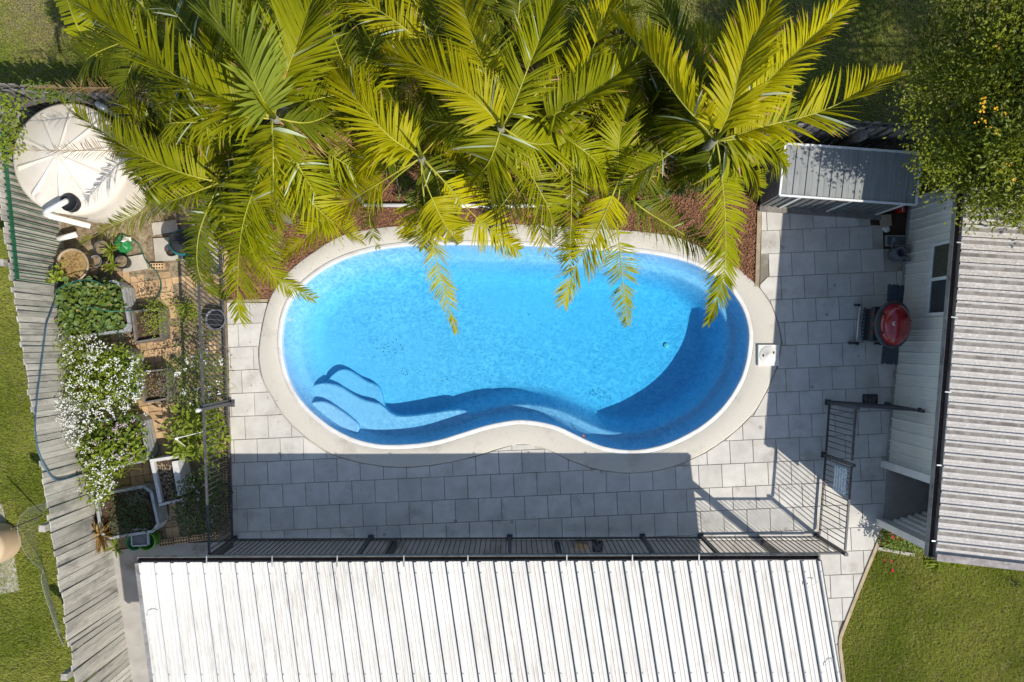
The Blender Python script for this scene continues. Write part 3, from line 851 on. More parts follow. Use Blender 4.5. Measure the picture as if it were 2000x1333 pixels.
# ------------------------------------------------------------------ house on the right
WB0, WB1 = P(1780.5, 372), P(1722.5, 1022)                   # foot of the west wall, north to south
wd = (WB1 - WB0).normalized(); wn_ = Vector((-wd.y, wd.x, 0))   # wn_: into the house (east)
if wn_.x < 0: wn_ = -wn_
def on_wall(px, py, off=0.0):
    """photo pixel -> point on the west wall plane (moved outwards by off)"""
    d = P(px, py, 0) - Vector((0, 0, H))
    o = Vector((0, 0, H)); q = WB0 - wn_ * off
    t = (q - o).dot(wn_) / d.dot(wn_)
    return o + d * t
house = thing('house', WB1, 'cream sheet clad house with ribbed grey roof at the right edge', 'house')
HL = house.location.copy()
ZG = 2.34
g0, g1 = P(1891.5, 300, ZG), P(1828, 1082, ZG)                # outer roof sheet edge at the eave
gd = (g1 - g0).normalized(); gn = Vector((-gd.y, gd.x, 0))
if gn.x < 0: gn = -gn
pit = math.tan(math.radians(9))
RL = 5.0
dv = gn * RL + Vector((0, 0, RL * pit))
hp = 0.183
upv = Vector((-gn.x * pit, -gn.y * pit, 1)).normalized()
oneh = [(0.0, 0.0), (0.008, 0.032), (0.030, 0.032), (0.040, 0.0), (0.092, 0.0), (0.096, 0.004), (0.104, 0.004), (0.108, 0.0), (0.14, 0.0), (0.143, 0.004), (0.15, 0.004), (0.153, 0.0), (hp - .014, 0.0)]
ph4 = [(a + hp * k, h) for k in range(4) for a, h in oneh] + [(hp * 4, 0.0)]
hs4 = ribbed(ph4, 1, dv, [M['house_roof'], M['rib_shade_grime']], 'roof_sheet', up=upv, x=gd, tint=lambda i: i % 13 == 3)  # dark strip beside each rib paints in stronger corrugation shading
GLEN = (g1 - g0).length
nsh = int(GLEN / (hp * 4))
for k in range(nsh + 1):
    s0 = GLEN - (k + 1) * hp * 4
    o = inst('roof_sheet', hs4, house, g0 + gd * s0 - HL); o.location.z += 0.001 * (k % 2)
channel(g0 - gn * 0.0 + Vector((0, 0, -.012)) - gd * .3, g1 - gn * 0.0 + gd * .06 + Vector((0, 0, -.012)), -gn, 0.115, 0.09, 'gutter', house, HL, [M['gutter'], M['gutter_dirt']])
hst = MB(); hst.box((-0.055, 0, 0.004), (0.12, 0.018, 0.004)); hst_me = hst.mesh('gutter_strap', M['galv'])
for px, py in ((1884, 475), (1873, 621), (1861, 767), (1845, 910), (1835, 1058)):
    inst('gutter_strap', hst_me, house, P(px, py, ZG) - HL, (0, 0, math.atan2(gn.y, gn.x)))
mb = MB(HL); mb.bar(g1 + gd * .04 - gn * .0 + Vector((0, 0, -.01)), g1 + gd * .04 + dv + Vector((0, 0, -.01)), 0.10, 0.14); mb.build('barge_board', pmat('barge', (0.36, 0.32, 0.30), (0.22, 0.19, 0.18), 9, 0.8, dirt=(0.5, .47, .45), dscale=12), house)
# west wall: ribbed cladding sheets
wp = 0.19
onew = [(0.0, 0.0), (0.010, 0.020), (0.030, 0.020), (0.042, 0.0), (0.105, 0.0), (0.110, 0.004), (0.120, 0.004), (0.125, 0.0)]
pw4 = [(a + wp * k, h) for k in range(4) for a, h in onew] + [(wp * 4, 0.0)]
ws4 = ribbed(pw4, 1, Vector((0, 0, 2.3)), M['house_wall'], 'wall_sheet', up=-wn_, x=wd)
pj0 = on_wall(1722 + 14, 896); jl = (Vector((pj0.x, pj0.y, 0)) - WB0).dot(wd)
# cladding stops at the jamb of the opening
jamb_s = (P(1733, 900) - WB0).dot(wd)
ns = int(jamb_s / (wp * 4))
for k in range(ns):
    s0 = jamb_s - (k + 1) * wp * 4
    inst('wall_sheet', ws4, house, WB0 + wd * s0 + Vector((0, 0, 0.03)) - HL)
mb = MB(HL)
a0, a1 = WB0 + wd * (jamb_s - ns * wp * 4) + wn_ * .03, WB0 + wd * jamb_s + wn_ * .03
mb.bar(a0 + Vector((0, 0, 1.16)), a1 + Vector((0, 0, 1.16)), 0.04, 2.3); mb.build('wall_frame', M['interior'], house)
mb = MB(HL); mb.bar(a0 - wn_ * .03 + Vector((0, 0, 0.0)), a1 - wn_ * .03 + Vector((0, 0, 0.0)), 0.06, 0.09); mb.build('footing', M['concrete'], house)
# opening: jamb, corner post, lintel, inner walls
def vpost(s, w, dep, out, name, mat):
    c = WB0 + wd * s - wn_ * (out - dep / 2)
    mb = MB(HL); Mx = Matrix((wd, wn_, Vector((0, 0, 1)))).transposed()
    mb.box((c.x, c.y, 1.16), (w, dep, 2.32), M=Mx); return mb.build(name, mat, house)
end_s = (WB1 - WB0).length
vpost(jamb_s + 0.06, 0.12, 0.20, 0.11, 'door_jamb', M['white_paint'])
vpost(end_s - 0.02, 0.11, 0.20, 0.11, 'corner_post', M['white_paint'])
def wallbar(A, B, thick, z0, z1, name, mat):
    mb = MB(HL); A = Vector((A.x, A.y, (z0 + z1) / 2)); B = Vector((B.x, B.y, (z0 + z1) / 2)); mb.bar(A, B, thick, z1 - z0); return mb.build(name, mat, house)
nA = WB0 + wd * (jamb_s + .06)
wallbar(nA + wn_ * .1, nA + wn_ * 2.0, 0.05, 0, 2.38, 'inner_wall', M['interior'])
wallbar(nA + wn_ * 2.0, WB1 + wn_ * 2.0, 0.05, 0, 2.38, 'inner_wall', M['interior'])
wallbar(WB1 + wn_ * .1 - wd * .03, WB1 + wn_ * 4.6 - wd * .03, 0.06, 0, 2.28, 'end_wall', M['house_wall'])
wallbar(WB0 + wn_ * .05 + wd * .2, WB0 + wn_ * 4.6 + wd * .2, 0.06, 0, 2.28, 'end_wall', M['house_wall'])
wallbar(WB0 + wn_ * 4.6, WB1 + wn_ * 4.6, 0.06, 0, 2.9, 'rear_wall', M['house_wall'])
mb = MB(HL); fl = [nA, nA + wn_ * 2, WB1 + wn_ * 2, WB1]; mb.prism([(p.x, p.y) for p in fl], -0.05, 0.02); mb.build('porch_floor', M['concrete'], house)
# ribbed door leaf standing ajar inside the opening
dA, dB = P(1738, 1017), P(1745, 1015)
dA = WB1 + wn_ * .16 - wd * .06
dirn = (wn_ * 0.94 - wd * 0.34).normalized()
ld = [(a + 0.13 * k, h) for k in range(8) for a, h in ((0, 0), (.02, .028), (.055, .028), (.075, 0))] + [(1.04, 0)]
leaf = ribbed(ld, 1, Vector((0, 0, 2.2)), M['white_paint'], 'door_leaf', up=Vector((dirn.y, -dirn.x, 0)) * (-1 if Vector((dirn.y, -dirn.x, 0)).dot(-wd) < 0 else 1), x=dirn)
inst('door_leaf', leaf, house, dA + Vector((0, 0, .04)) - HL)
# window in the wall
wz0 = 0.97
c0, c1 = on_wall(1826, 478), on_wall(1815.5, 618)
s0, s1 = (c0 - WB0).dot(wd), (c1 - WB0).dot(wd)
win = MB(HL)
def wq(sa, sb, za, zb, out, dep, mb, mi=0):
    c = WB0 + wd * ((sa + sb) / 2) - wn_ * (out - dep / 2)
    Mx = Matrix((wd, wn_, Vector((0, 0, 1)))).transposed()
    mb.box((c.x, c.y, (za + zb) / 2), (sb - sa, dep, zb - za), M=Mx, mi=mi)
wz1 = 2.05; md = s0 + (s1 - s0) * 0.50
for args in ((s0, s1, wz0, wz0 + .05), (s0, s1, wz1 - .05, wz1), (s0, s0 + .045, wz0 + .05, wz1 - .05), (s1 - .045, s1, wz0 + .05, wz1 - .05), (md - .025, md + .025, wz0 + .05, wz1 - .05)):
    wq(*args, 0.055, 0.055, win)
wo = win.build('window', M['white_paint'], house)
for a, b, nm in ((s0 + .045, md - .025, 'pane'), (md + .025, s1 - .045, 'pane')):
    mb = MB(HL); wq(a, b, wz0 + .05, wz1 - .05, 0.036, 0.006, mb); mb.build(nm, M['glass'], wo)
mb = MB(HL)
k = s0 + .06
while k < md - .03:
    wq(k, k + .006, wz0 + .05, wz1 - .05, 0.046, 0.004, mb); k += 0.032
zz = wz0 + .07
while zz < wz1 - .05:
    wq(s0 + .045, md - .025, zz, zz + .006, 0.0485, 0.0025, mb); zz += 0.032
mb.build('security_mesh', pmat('mesh_metal', (0.20, 0.19, 0.12), (0.14, 0.13, 0.08), 20, 0.6), wo)
# little white overflow pipe sticking out of the wall
pp = on_wall(1800, 801, 0.0)
mb = MB(HL); q = pp - wn_ * .09 + Vector((0, 0, .02)); mb.tube([pp, q, q + Vector((0.01, .0, .05))], 0.034, 12); mb.build('overflow_pipe', M['pvc'], house, True)
mb = MB(HL); mb.tube([q + Vector((.01, 0, .05)), q + Vector((.012, 0, .075))], 0.037, 12); mb.build('pipe_cap', M['plastic_black'], house, True)

# ------------------------------------------------------------------ black pool fence
pk = MB(); pk.tube([(0, 0, 0.06), (0, 0, 1.13)], 0.008, 6)
picket_me = pk.mesh('picket', M['fence_metal'])
ZF = 1.15
def pool_fence(name, top_pts, label, posts, step=0.085, skip_first=False, cat='fence', sides=0.03):
    A, B = P(*top_pts[0], ZF), P(*top_pts[1], ZF); A.z = B.z = 0
    o = thing(name, A, label, cat)
    d = (B - A); L = d.length; d.normalize()
    for nm, z, h in (('top_rail', ZF - .018, .036), ('bottom_rail', 0.085, .032)):
        mb = MB(A); mb.bar(A + Vector((0, 0, z)), B + Vector((0, 0, z)), sides, h); mb.build(nm, M['fence_metal'], o)
    n = int(L / step)
    for k in range(1, n):
        inst('picket', picket_me, o, d * (k * L / n) + Vector((0, 0, 0)), (0, 0, rnd.uniform(0, 1)))
    for s in posts:
        mb = MB(A); c = A + d * (s * L); mb.box((c.x, c.y, 0.60), (0.05, 0.05, 1.20), math.atan2(d.y, d.x)); mb.box((c.x, c.y, 1.21), (0.056, 0.056, 0.02), math.atan2(d.y, d.x))
        mb.box((c.x, c.y, 0.008), (0.10, 0.10, 0.014), math.atan2(d.y, d.x))
        mb.build('post', M['fence_metal'], o)
    return o
wf = pool_fence('pool_fence', [(376.5, 296), (408, 1086)], 'dark tubular steel pool fence between garden beds and pool', [0.003, 0.29, 0.63])
sf_ = pool_fence('pool_fence', [(409.5, 1087), (1650, 1081.5)], 'long dark steel pool fence running along the carport gutter', [0.0, 0.234, 0.472, 0.70, 0.80, 1.0])
ef = pool_fence('pool_fence', [(1664.5, 905), (1651.5, 1076)], 'short dark steel pool fence run from carport corner to gate', [0.02])
gt = pool_fence('pool_gate', [(1672.5, 797), (1665, 900)], 'dark steel pool gate carrying a blue and white sign', [0.0], cat='gate')
nf = pool_fence('pool_fence', [(1674, 794), (1800, 803)], 'short dark steel fence between pool gate and house wall', [0.99], step=0.085)
# raised latch post of the west fence
p = P(386.5, 802, 1.42); mb = MB(P(376.5, 296, ZF) * 1); 
wl = wf.location
mb = MB(wl); mb.box((p.x, p.y, 0.71), (0.05, 0.05, 1.42)); mb.box((p.x + .02, p.y, 0.008), (0.12, 0.12, 0.014)); mb.build('latch_post', M['fence_metal'], wf)
mb = MB(wl); mb.lathe((p.x, p.y, 1.42), [(0.032, -0.06), (0.034, 0.0), (0.03, 0.03), (0.0, 0.034)], 12); mb.build('latch_knob', M['plastic_white'], wf, True)

# safety sign on the gate
def sign_mat():
    m, nt, b = new_mat('sign_print')
    tc = nt.nodes.new('ShaderNodeTexCoord'); sp = nt.nodes.new('ShaderNodeSeparateXYZ'); nt.links.new(tc.outputs['Object'], sp.inputs[0])
    w = nt.nodes.new('ShaderNodeMath'); w.operation = 'MULTIPLY'; nt.links.new(sp.outputs['Z'], w.inputs[0]); w.inputs[1].default_value = 62
    s = nt.nodes.new('ShaderNodeMath'); s.operation = 'SINE'; nt.links.new(w.outputs[0], s.inputs[0])
    a = ramp(nt, s.outputs[0], [(0.1, (0.06, 0.22, 0.42)), (0.55, (0.45, 0.58, 0.66))])
    col = mixc(nt, ramp(nt, nz(nt, 22, 3), [(0.45, 0), (0.6, 0.8)]), a, (0.62, 0.68, 0.70))
    nt.links.new(col, b.inputs['Base Color']); b.inputs['Roughness'].default_value = 0.4
    return m
ga, gb = P(1672.5, 797, ZF), P(1665, 900, ZF); ga.z = gb.z = 0
sg = P(1650.5, 950, 0.8)
A, B = P(1664.5, 905, ZF), P(1651.5, 1076, ZF); A.z = B.z = 0
dd = (B - A).normalized()
sgn_o = thing('safety_sign', A + dd * 0.35 + Vector((-.03, 0, .45)), 'blue and white resuscitation sign hung on the pool fence near the gate', 'sign')
c = A + dd * 0.33 + Vector((-0.022, 0, 0))
mb = MB(sgn_o.location); mb.bar(Vector((c.x, c.y, 0.80)) - dd * .21, Vector((c.x, c.y, 0.80)) + dd * .21, 0.006, 0.50); mb.build('board', sign_mat(), sgn_o)
mb = MB(sgn_o.location)
for k, zz in enumerate((0.98, 0.90, 0.80, 0.70, 0.62)):
    for j in (-1, 1):
        q = Vector((c.x - .0045, c.y, zz)) + dd * (0.10 * j); mb.bar(q - dd * .06, q + dd * (.05 if k % 2 else .03), 0.003, 0.02)
mb.build('print', M['white_paint'], sgn_o)
for z in (0.64, 0.97):
    q = Vector((c.x, c.y, z)) - dd * .0; mb = MB(sgn_o.location); mb.tube([q + Vector((-.01, 0, 0)), q + Vector((.03, 0, 0.02))], 0.006, 6); mb.build('cable_tie', M['white_paint'], sgn_o)

# ------------------------------------------------------------------ grey timber fences
ZT = 1.65
def board_mesh(w, h, t, name, mat):
    m = MB(); m.box((0, 0, h / 2), (w, t, h)); return m.mesh(name, mat)
def paling_fence(name, a_top, b_top, label, zt, mat, w, gap, side, second=False, railside=1):
    """palings standing along the line a-b (photo pixels of the top edge); side = which way the near palings face"""
    A, B = P(*a_top, zt), P(*b_top, zt); A.z = B.z = 0
    o = thing(name, A, label, 'fence')
    d = (B - A); L = d.length; d.normalize(); nrm = Vector((-d.y, d.x, 0)) * side
    ang = math.atan2(d.y, d.x)
    ms = [board_mesh(w + dw, zt + dh, 0.017, 'paling', mat) for dw, dh in ((0, 0), (-.006, .015), (.004, -.012), (-.002, -.03), (0.002, 0.022))]
    n = int(L / (w + gap))
    for k in range(n):
        q = d * ((k + .5) * (w + gap)) + nrm * (0.012 + rnd.uniform(-.004, .004))
        inst('paling', ms[rnd.randrange(5)], o, q + Vector((0, 0, -0.05)), (rnd.uniform(-.012, .012), rnd.uniform(-.006, .006), ang + rnd.uniform(-.02, .02)))
    if second:
        for k in range(n):
            q = d * ((k + 1.0) * (w + gap)) - nrm * 0.075
            inst('paling', ms[rnd.randrange(5)], o, q + Vector((0, 0, -0.05)), (0, 0, ang + rnd.uniform(-.02, .02)))
    for z in (0.3, 0.85, 1.42):
        mb = MB(A); mb.bar(A - nrm * .03 + Vector((0, 0, z)), B - nrm * .03 + Vector((0, 0, z)), 0.045, 0.075); mb.build('rail', mat, o)
    return o, A, d, nrm, L
tf, tA, td, tn, tL = paling_fence('timber_fence', (-40, 184), (158, 1440), 'tall grey weathered paling fence down the left side', ZT, M['paling'], 0.088, 0.005, 1)
if tn.x < 0: print('flip tn')
for px, py in ((85, 1033), (128, 1323), (4, 513)):
    q = P(px, py, 1.55); mb = MB(tA)
    mb.box((q.x - .02, q.y, 0.75), (0.10, 0.10, 1.62)); mb.build('post', M['paling'], tf)
bf, bA, bd, bn, bL = paling_fence('back_fence', (-60, 169.5), (2060, 262), 'dark weathered hit and miss paling fence behind the palms', 1.6, M['old_paling'], 0.10, 0.055, -1, True)
for px in (250, 680, 1100, 1690):
    q = P(px, 172 + .0437 * px + 9, 1.5); mb = MB(bA); mb.box((q.x, q.y - .05, .72), (.11, .11, 1.5)); mb.build('post', M['old_paling'], bf)
# spiky green steel panel fixed to the timber fence
fa, fb = P(7, 276, 1.45), P(32, 545, 1.35)
def on_tf(px, py, off):
    d = P(px, py, 0) - Vector((0, 0, H)); o = Vector((0, 0, H)); n = tn if tn.x > 0 else -tn
    q = tA + n * off; t = (q - o).dot(n) / d.dot(n); return o + d * t
gp = thing('green_steel_panel', Vector((on_tf(20, 400, .05).x, on_tf(20, 400, .05).y, 0)), 'dark green steel railing panel leaning on the timber fence by the tank', 'railing')
ta, tb = on_tf(6, 262, 0.06), on_tf(34, 545, 0.06)
mb = MB(gp.location); mb.bar(ta, tb, 0.012, 0.09); mb.build('rail', M['green_metal'], gp)
n = 22
for k in range(n + 1):
    q = ta + (tb - ta) * (k / n)
    mb = MB(gp.location); mb.tube([(q.x + .012, q.y, 0.15), (q.x + .012, q.y, q.z + .04)], 0.009, 5); mb.tube([(q.x - .01, q.y, q.z + .03), (q.x - .012, q.y, q.z + .085)], [0.012, 0.002], 5)
    mb.build('spike', M['green_metal'], gp)

# ------------------------------------------------------------------ low storage shed (top right)
ZS = 1.20
r = [P(1533, 281, ZS), P(1799, 300, ZS - .0), P(1788, 401, ZS - .05), P(1522, 382, ZS - .05)]   # roof corners NW NE SE SW
sL = Vector(((r[0].x + r[3].x) / 2, (r[2].y + r[3].y) / 2, 0))
shed = thing('storage_shed', sL, 'low dark grey metal storage shed with white roof trim', 'shed')
ux = (r[1] - r[0]); LX = ux.length; ux.normalize(); dvs = r[3] - r[0]
npan = 11; sp = LX / npan
prs = [(0.0, 0.0), (0.006, 0.016), (0.022, 0.016), (0.028, 0.0), (sp * .5, 0.0), (sp * .5 + .004, .003), (sp * .5 + .012, .003), (sp * .5 + .016, 0.0), (sp, 0.0)]
sm = ribbed(prs, 1, dvs, M['shed_roof'], 'roof_sheet', x=ux)
for k in range(npan): inst('roof_sheet', sm, shed, r[0] + ux * (sp * k) - sL + Vector((0, 0, .002)))
for a, b in ((0, 1), (1, 2), (2, 3), (3, 0)):
    mb = MB(sL); zt_ = Vector((0, 0, .012)); mb.bar(r[a] + zt_, r[b] + zt_, 0.030, 0.036); mb.build('roof_trim', M['white_paint'], shed)
ins_ = [r[0] + ux * .03 + dvs * .04, r[1] - ux * .03 + dvs * .04, r[2] - ux * .03 - dvs * .04, r[3] + ux * .03 - dvs * .04]
mb = MB(sL); mb.prism([(p.x, p.y) for p in ins_], 0.05, ZS - .07); mb.build('wall', M['shed_wall'], shed)
fd = (ins_[2] - ins_[3]); FL = fd.length; fd.normalize(); fn = Vector((fd.y, -fd.x, 0)); fn = fn if fn.y < 0 else -fn
rib = MB(); rib.box((0, 0, .55), (0.04, 0.016, 1.05)); rib_me = rib.mesh('wall_rib', M['shed_wall'])
for k in range(15):
    q = Vector((ins_[3].x, ins_[3].y, .06)) + fd * (0.07 + k * FL / 15.2) + fn * .008
    inst('wall_rib', rib_me, shed, q - sL, (0, 0, math.atan2(fd.y, fd.x)))
wdv = (ins_[0] - ins_[3]); wdv.z = 0; WL = wdv.length; wdv.normalize()
for k in range(5):
    q = Vector((ins_[3].x, ins_[3].y, .06)) + wdv * (0.08 + k * WL / 5.2) - ux * .008
    inst('wall_rib', rib_me, shed, q - sL, (0, 0, math.atan2(wdv.y, wdv.x)))
for t in (0.16, 0.55, 0.95):
    q = Vector((ins_[3].x, ins_[3].y, 0)) + fd * (FL * t) + fn * .02
    mb = MB(sL); mb.box((q.x, q.y, .58), (.035, .02, 1.05), math.atan2(fd.y, fd.x)); mb.build('door_edge', M['white_paint'], shed)
q = Vector((ins_[3].x, ins_[3].y, 0)) + fd * (FL * .5) + fn * .024
mb = MB(sL); mb.box((q.x, q.y, .95), (.16, .02, .06), math.atan2(fd.y, fd.x)); mb.build('handle', M['plastic_black'], shed)
mb = MB(sL); mb.bar(Vector((ins_[3].x, ins_[3].y, .03)) + fn * .05, Vector((ins_[2].x, ins_[2].y, .03)) + fn * .05, 0.10, 0.06); mb.build('base_timber', M['old_paling'], shed)

# ------------------------------------------------------------------ foliage helpers
def unit(a): return a / np.maximum(1e-9, np.linalg.norm(a, axis=1))[:, None]
def leaf_arrays(C, D, size, wr=0.5, fold=0.25, curl=0.15):
    """six-vertex folded leaves; C base points, D directions"""
    C = np.asarray(C, float); n = len(C); D = unit(np.asarray(D, float))
    up = np.tile([0.0, 0.0, 1.0], (n, 1)) + NP.normal(0, 0.35, (n, 3))
    S = unit(np.cross(D, up)); N = np.cross(S, D)
    s = np.asarray(size, float)[:, None] if hasattr(size, '__len__') else np.full((n, 1), size)
    w = s * wr * 0.5
    tip = C + D * s - N * s * curl
    l1 = C + D * s * .33 + S * w * .95 + N * w * fold; l2 = C + D * s * .72 + S * w * .8 + N * (w * fold - s * curl * .4)
    r1 = C + D * s * .33 - S * w * .95 + N * w * fold; r2 = C + D * s * .72 - S * w * .8 + N * (w * fold - s * curl * .4)
    V = np.stack([C, l1, l2, tip, r2, r1], 1).reshape(-1, 3)
    b = np.arange(n)[:, None] * 6
    Fc = np.concatenate([b + np.array([[0, 3, 2, 1]]), b + np.array([[0, 5, 4, 3]])], 1).reshape(-1, 4)
    return V, Fc
def dirs(n, elev=(0.0, 0.8)):
    a = NP.uniform(0, 2 * math.pi, n); e = NP.uniform(elev[0], elev[1], n)
    return np.stack([np.cos(a) * np.cos(e), np.sin(a) * np.cos(e), np.sin(e)], 1)
def foliage(name, C, size, wr, mat, parent, elev=(-0.1, 0.9), org=(0, 0, 0), fold=0.25, curl=0.15):
    C = np.asarray(C) - np.array(org)
    V, Fc = leaf_arrays(C, dirs(len(C), elev), size, wr, fold, curl)
    return np_mesh(name, V, Fc, mat, parent)
def petals(name, C, size, mat, parent, org=(0, 0, 0), per=4, spread=0.02):
    C = np.repeat(np.asarray(C) - np.array(org), per, 0); n = len(C)
    C = C + NP.normal(0, spread, (n, 3)) * np.array([1, 1, .5])
    a = NP.uniform(0, 6.3, n); s = NP.uniform(.6, 1.2, n) * size
    t1 = np.stack([np.cos(a), np.sin(a), NP.uniform(-.4, .4, n)], 1) * s[:, None]; t2 = np.stack([-np.sin(a), np.cos(a), NP.uniform(-.4, .4, n)], 1) * s[:, None]
    V = np.stack([C - t1, C - t2, C + t1, C + t2], 1).reshape(-1, 3)
    return np_mesh(name, V, np.arange(4 * n).reshape(n, 4), mat, parent)
def stems(name, A, B, w, mat, parent, org=(0, 0, 0)):
    A = np.asarray(A) - np.array(org); B = np.asarray(B) - np.array(org); n = len(A)
    s = np.stack([NP.uniform(-1, 1, n), NP.uniform(-1, 1, n), np.zeros(n)], 1); s = unit(s) * w
    V = np.stack([A - s, A + s, B + s * .5, B - s * .5], 1).reshape(-1, 3)
    return np_mesh(name, V, np.arange(4 * n).reshape(n, 4), mat, parent)
def blob(poly, n, z0, z1, bias=1.0):
    """random points over a pixel polygon (taken at mean height), z between z0 and z1"""
    zm = (z0 + z1) / 2
    q = scatter([tuple(P(a, b, zm)) for a, b in poly], n)
    q = q + NP.normal(0, 0.045, q.shape)
    k = max(3, n // 45); hub = q[NP.integers(0, n, k)]; pick = NP.integers(0, k, n); pull = NP.uniform(0, .8, n)[:, None] * (NP.uniform(0, 1, n)[:, None] < .65)
    q = q + (hub[pick] - q) * pull * (np.linalg.norm(hub[pick] - q, axis=1)[:, None] < .35)
    return np.column_stack([q, z0 + (z1 - z0) * NP.uniform(0, 1, n) ** bias])
LG = dict(
    veg=leafmat('veg_leaf', (0.085, 0.15, 0.03), (0.16, 0.235, 0.065), 0.25, 0.5, 0.35, 0.1, 9),
    light=leafmat('light_leaf', (0.19, 0.26, 0.015), (0.29, 0.35, 0.04), 0.4, 0.5, 0.3, 0.1, 9),
    mid=leafmat('mid_leaf', (0.10, 0.155, 0.014), (0.165, 0.22, 0.03), 0.3, 0.5, 0.3, 0.1, 9),
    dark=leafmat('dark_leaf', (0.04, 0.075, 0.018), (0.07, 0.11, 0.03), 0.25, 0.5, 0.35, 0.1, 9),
    grey=leafmat('grey_leaf', (0.16, 0.17, 0.12), (0.24, 0.23, 0.16), 0.2, 0.7, 0.2, 0.1, 9),
    straw=leafmat('straw_leaf', (0.40, 0.27, 0.10), (0.52, 0.38, 0.17), 0.3, 0.7, 0.2, 0.15, 9),
    white=leafmat('white_petal', (0.80, 0.80, 0.76), (0.85, 0.85, 0.82), 0.3, 0.7, 0.1, 0.02, 9, (1, 1, 1)),
    pink=leafmat('pink_petal', (0.60, 0.40, 0.58), (0.70, 0.55, 0.68), 0.3, 0.7, 0.1, 0.05, 9, (1, 1, 1)),
    red=leafmat('red_petal', (0.62, 0.02, 0.05), (0.72, 0.04, 0.10), 0.3, 0.6, 0.1, 0.05, 9, (1, 1, 1)),
    yellow=leafmat('yellow_petal', (0.80, 0.42, 0.02), (0.85, 0.50, 0.04), 0.3, 0.6, 0.1, 0.05, 9, (1, 1, 1)),
)

# ------------------------------------------------------------------ raised beds
def raised_bed(rim, h, label, soil_drop=0.08, group='corrugated raised garden beds'):
    """rim: four pixel corners of the top edge, clockwise from top left"""
    W = [P(a, b, h) for a, b in rim]; c = sum(W, Vector()) / 4; loc = Vector((c.x, c.y, 0))
    o = thing('raised_bed', loc, label, 'garden bed', group)
    pl = []
    for i in range(4):
        p, q, r_ = W[i - 1], W[i], W[(i + 1) % 4]; k = 0.11
        pl.append(q + (p - q).normalized() * k); pl.append(q + (r_ - q).normalized() * k)
    cw = Vector((c.x, c.y, 0))
    for i in range(8):
        a, b = pl[i], pl[(i + 1) % 8]
        a = Vector((a.x, a.y, 0)); b = Vector((b.x, b.y, 0))
        n = Vector(((b - a).y, -(b - a).x, 0)).normalized()
        if n.dot((a + b) / 2 - cw) < 0: n = -n
        mb = MB(loc); vs = []
        nz_ = 9
        for k in range(nz_):
            z = h * k / (nz_ - 1); off = 0.012 * (1 if k % 2 else 0) + (0.0)
            vs += [a + n * off + Vector((0, 0, z)), b + n * off + Vector((0, 0, z))]
        fs = [(2 * k, 2 * k + 1, 2 * k + 3, 2 * k + 2) for k in range(nz_ - 1)]
        mb.add(vs, fs)
        mb.bar(a + Vector((0, 0, h)) - n * .003, b + Vector((0, 0, h)) - n * .003, 0.045, 0.022)
        mb.build('side_panel' if i % 2 else 'corner_panel', M['galv'], o)
    mb = MB(loc); inn = [p + (cw - Vector((p.x, p.y, 0))).normalized() * 0.025 for p in pl]
    mb.prism([(p.x, p.y) for p in inn], 0.0, h - soil_drop); mb.build('soil', M['potting'], o)
    return o
raised_bed([(112, 563), (237, 548), (255, 645), (122, 662)], 0.42, 'corrugated garden bed packed with broad dark green leaves')
raised_bed([(122, 697), (255, 680), (275, 774), (138, 794)], 0.42, 'corrugated garden bed smothered in white flowers')
raised_bed([(150, 830), (273, 811), (291, 899), (166, 922)], 0.42, 'corrugated garden bed with pale pink flowers above the shaded bed')
raised_bed([(186, 968), (293, 948), (312, 1036), (200, 1054)], 0.42, 'corrugated garden bed in shade beside the white planter')

def planter(rim, h, wall, mat, label, lip=0.0, soil=None):
    W = [P(a, b, h) for a, b in rim]; c = sum(W, Vector()) / 4; loc = Vector((c.x, c.y, 0))
    o = thing('planter_box', loc, label, 'planter')
    for i in range(4):
        a, b = W[i], W[(i + 1) % 4]; n = (c - (a + b) / 2); n.z = 0; n.normalize()
        ww = wall[i] if hasattr(wall, '__len__') else wall
        A = Vector((a.x, a.y, h / 2)) + n * ww / 2; B = Vector((b.x, b.y, h / 2)) + n * ww / 2
        if i % 2:
            d = (B - A).normalized(); A += d * ww * .9; B -= d * ww * .9
        mb = MB(loc); mb.bar(A, B, ww, h - .003 * (i % 2)); mb.build('side', mat, o)
    mb = MB(loc); inn = [p + (c - p).normalized() * .03 for p in W]; mb.prism([(p.x, p.y) for p in inn], 0.02, h - 0.09); mb.build('soil', soil or M['potting'], o)
    return o
M['planter_wood'] = pmat('planter_wood', (0.20, 0.175, 0.15), (0.13, 0.115, 0.10), 9, 0.9, 0.2, bmp=0.3, bscale=60)
planter([(256, 608), (311, 601), (316, 662), (263, 671)], 0.36, 0.03, M['planter_wood'], 'dark timber planter box with bare soil beside the leafy bed')
planter([(274, 726), (325, 720), (331, 780), (280, 789)], 0.36, 0.03, M['planter_wood'], 'dark timber planter box with bare soil beside the white flowers')
M['planter_white'] = pmat('planter_white', (0.60, 0.59, 0.57), (0.48, 0.47, 0.45), 9, 0.8, 0.25, dirt=(0.3, 0.28, 0.25), dscale=9, dlo=.6, dhi=.7)
planter([(292, 898), (345, 890), (360, 978), (311, 989)], 0.45, [0.05, 0.10, 0.04, 0.06], M['planter_white'], 'long white painted planter box holding dark soil and leaf litter')
def litter(name, poly, z, n, label, mat, size=(0.01, 0.03)):
    C = blob(poly, n, z, z + .012); V, Fc = leaf_arrays(C, dirs(n, (-.2, .3)), NP.uniform(size[0], size[1], n), 0.5)
    return tag(np_mesh(name, V, Fc, mat), label, 'leaf litter', kind='stuff')
M['litter'] = pmat('litter', (0.42, 0.34, 0.23), (0.22, 0.165, 0.11), 60, 0.95, 0.1)
litter('leaf_litter', [(305, 905), (335, 901), (350, 970), (320, 980)], 0.365, 260, 'dry leaf litter in the white planter box', M['litter'], (.015, .045))
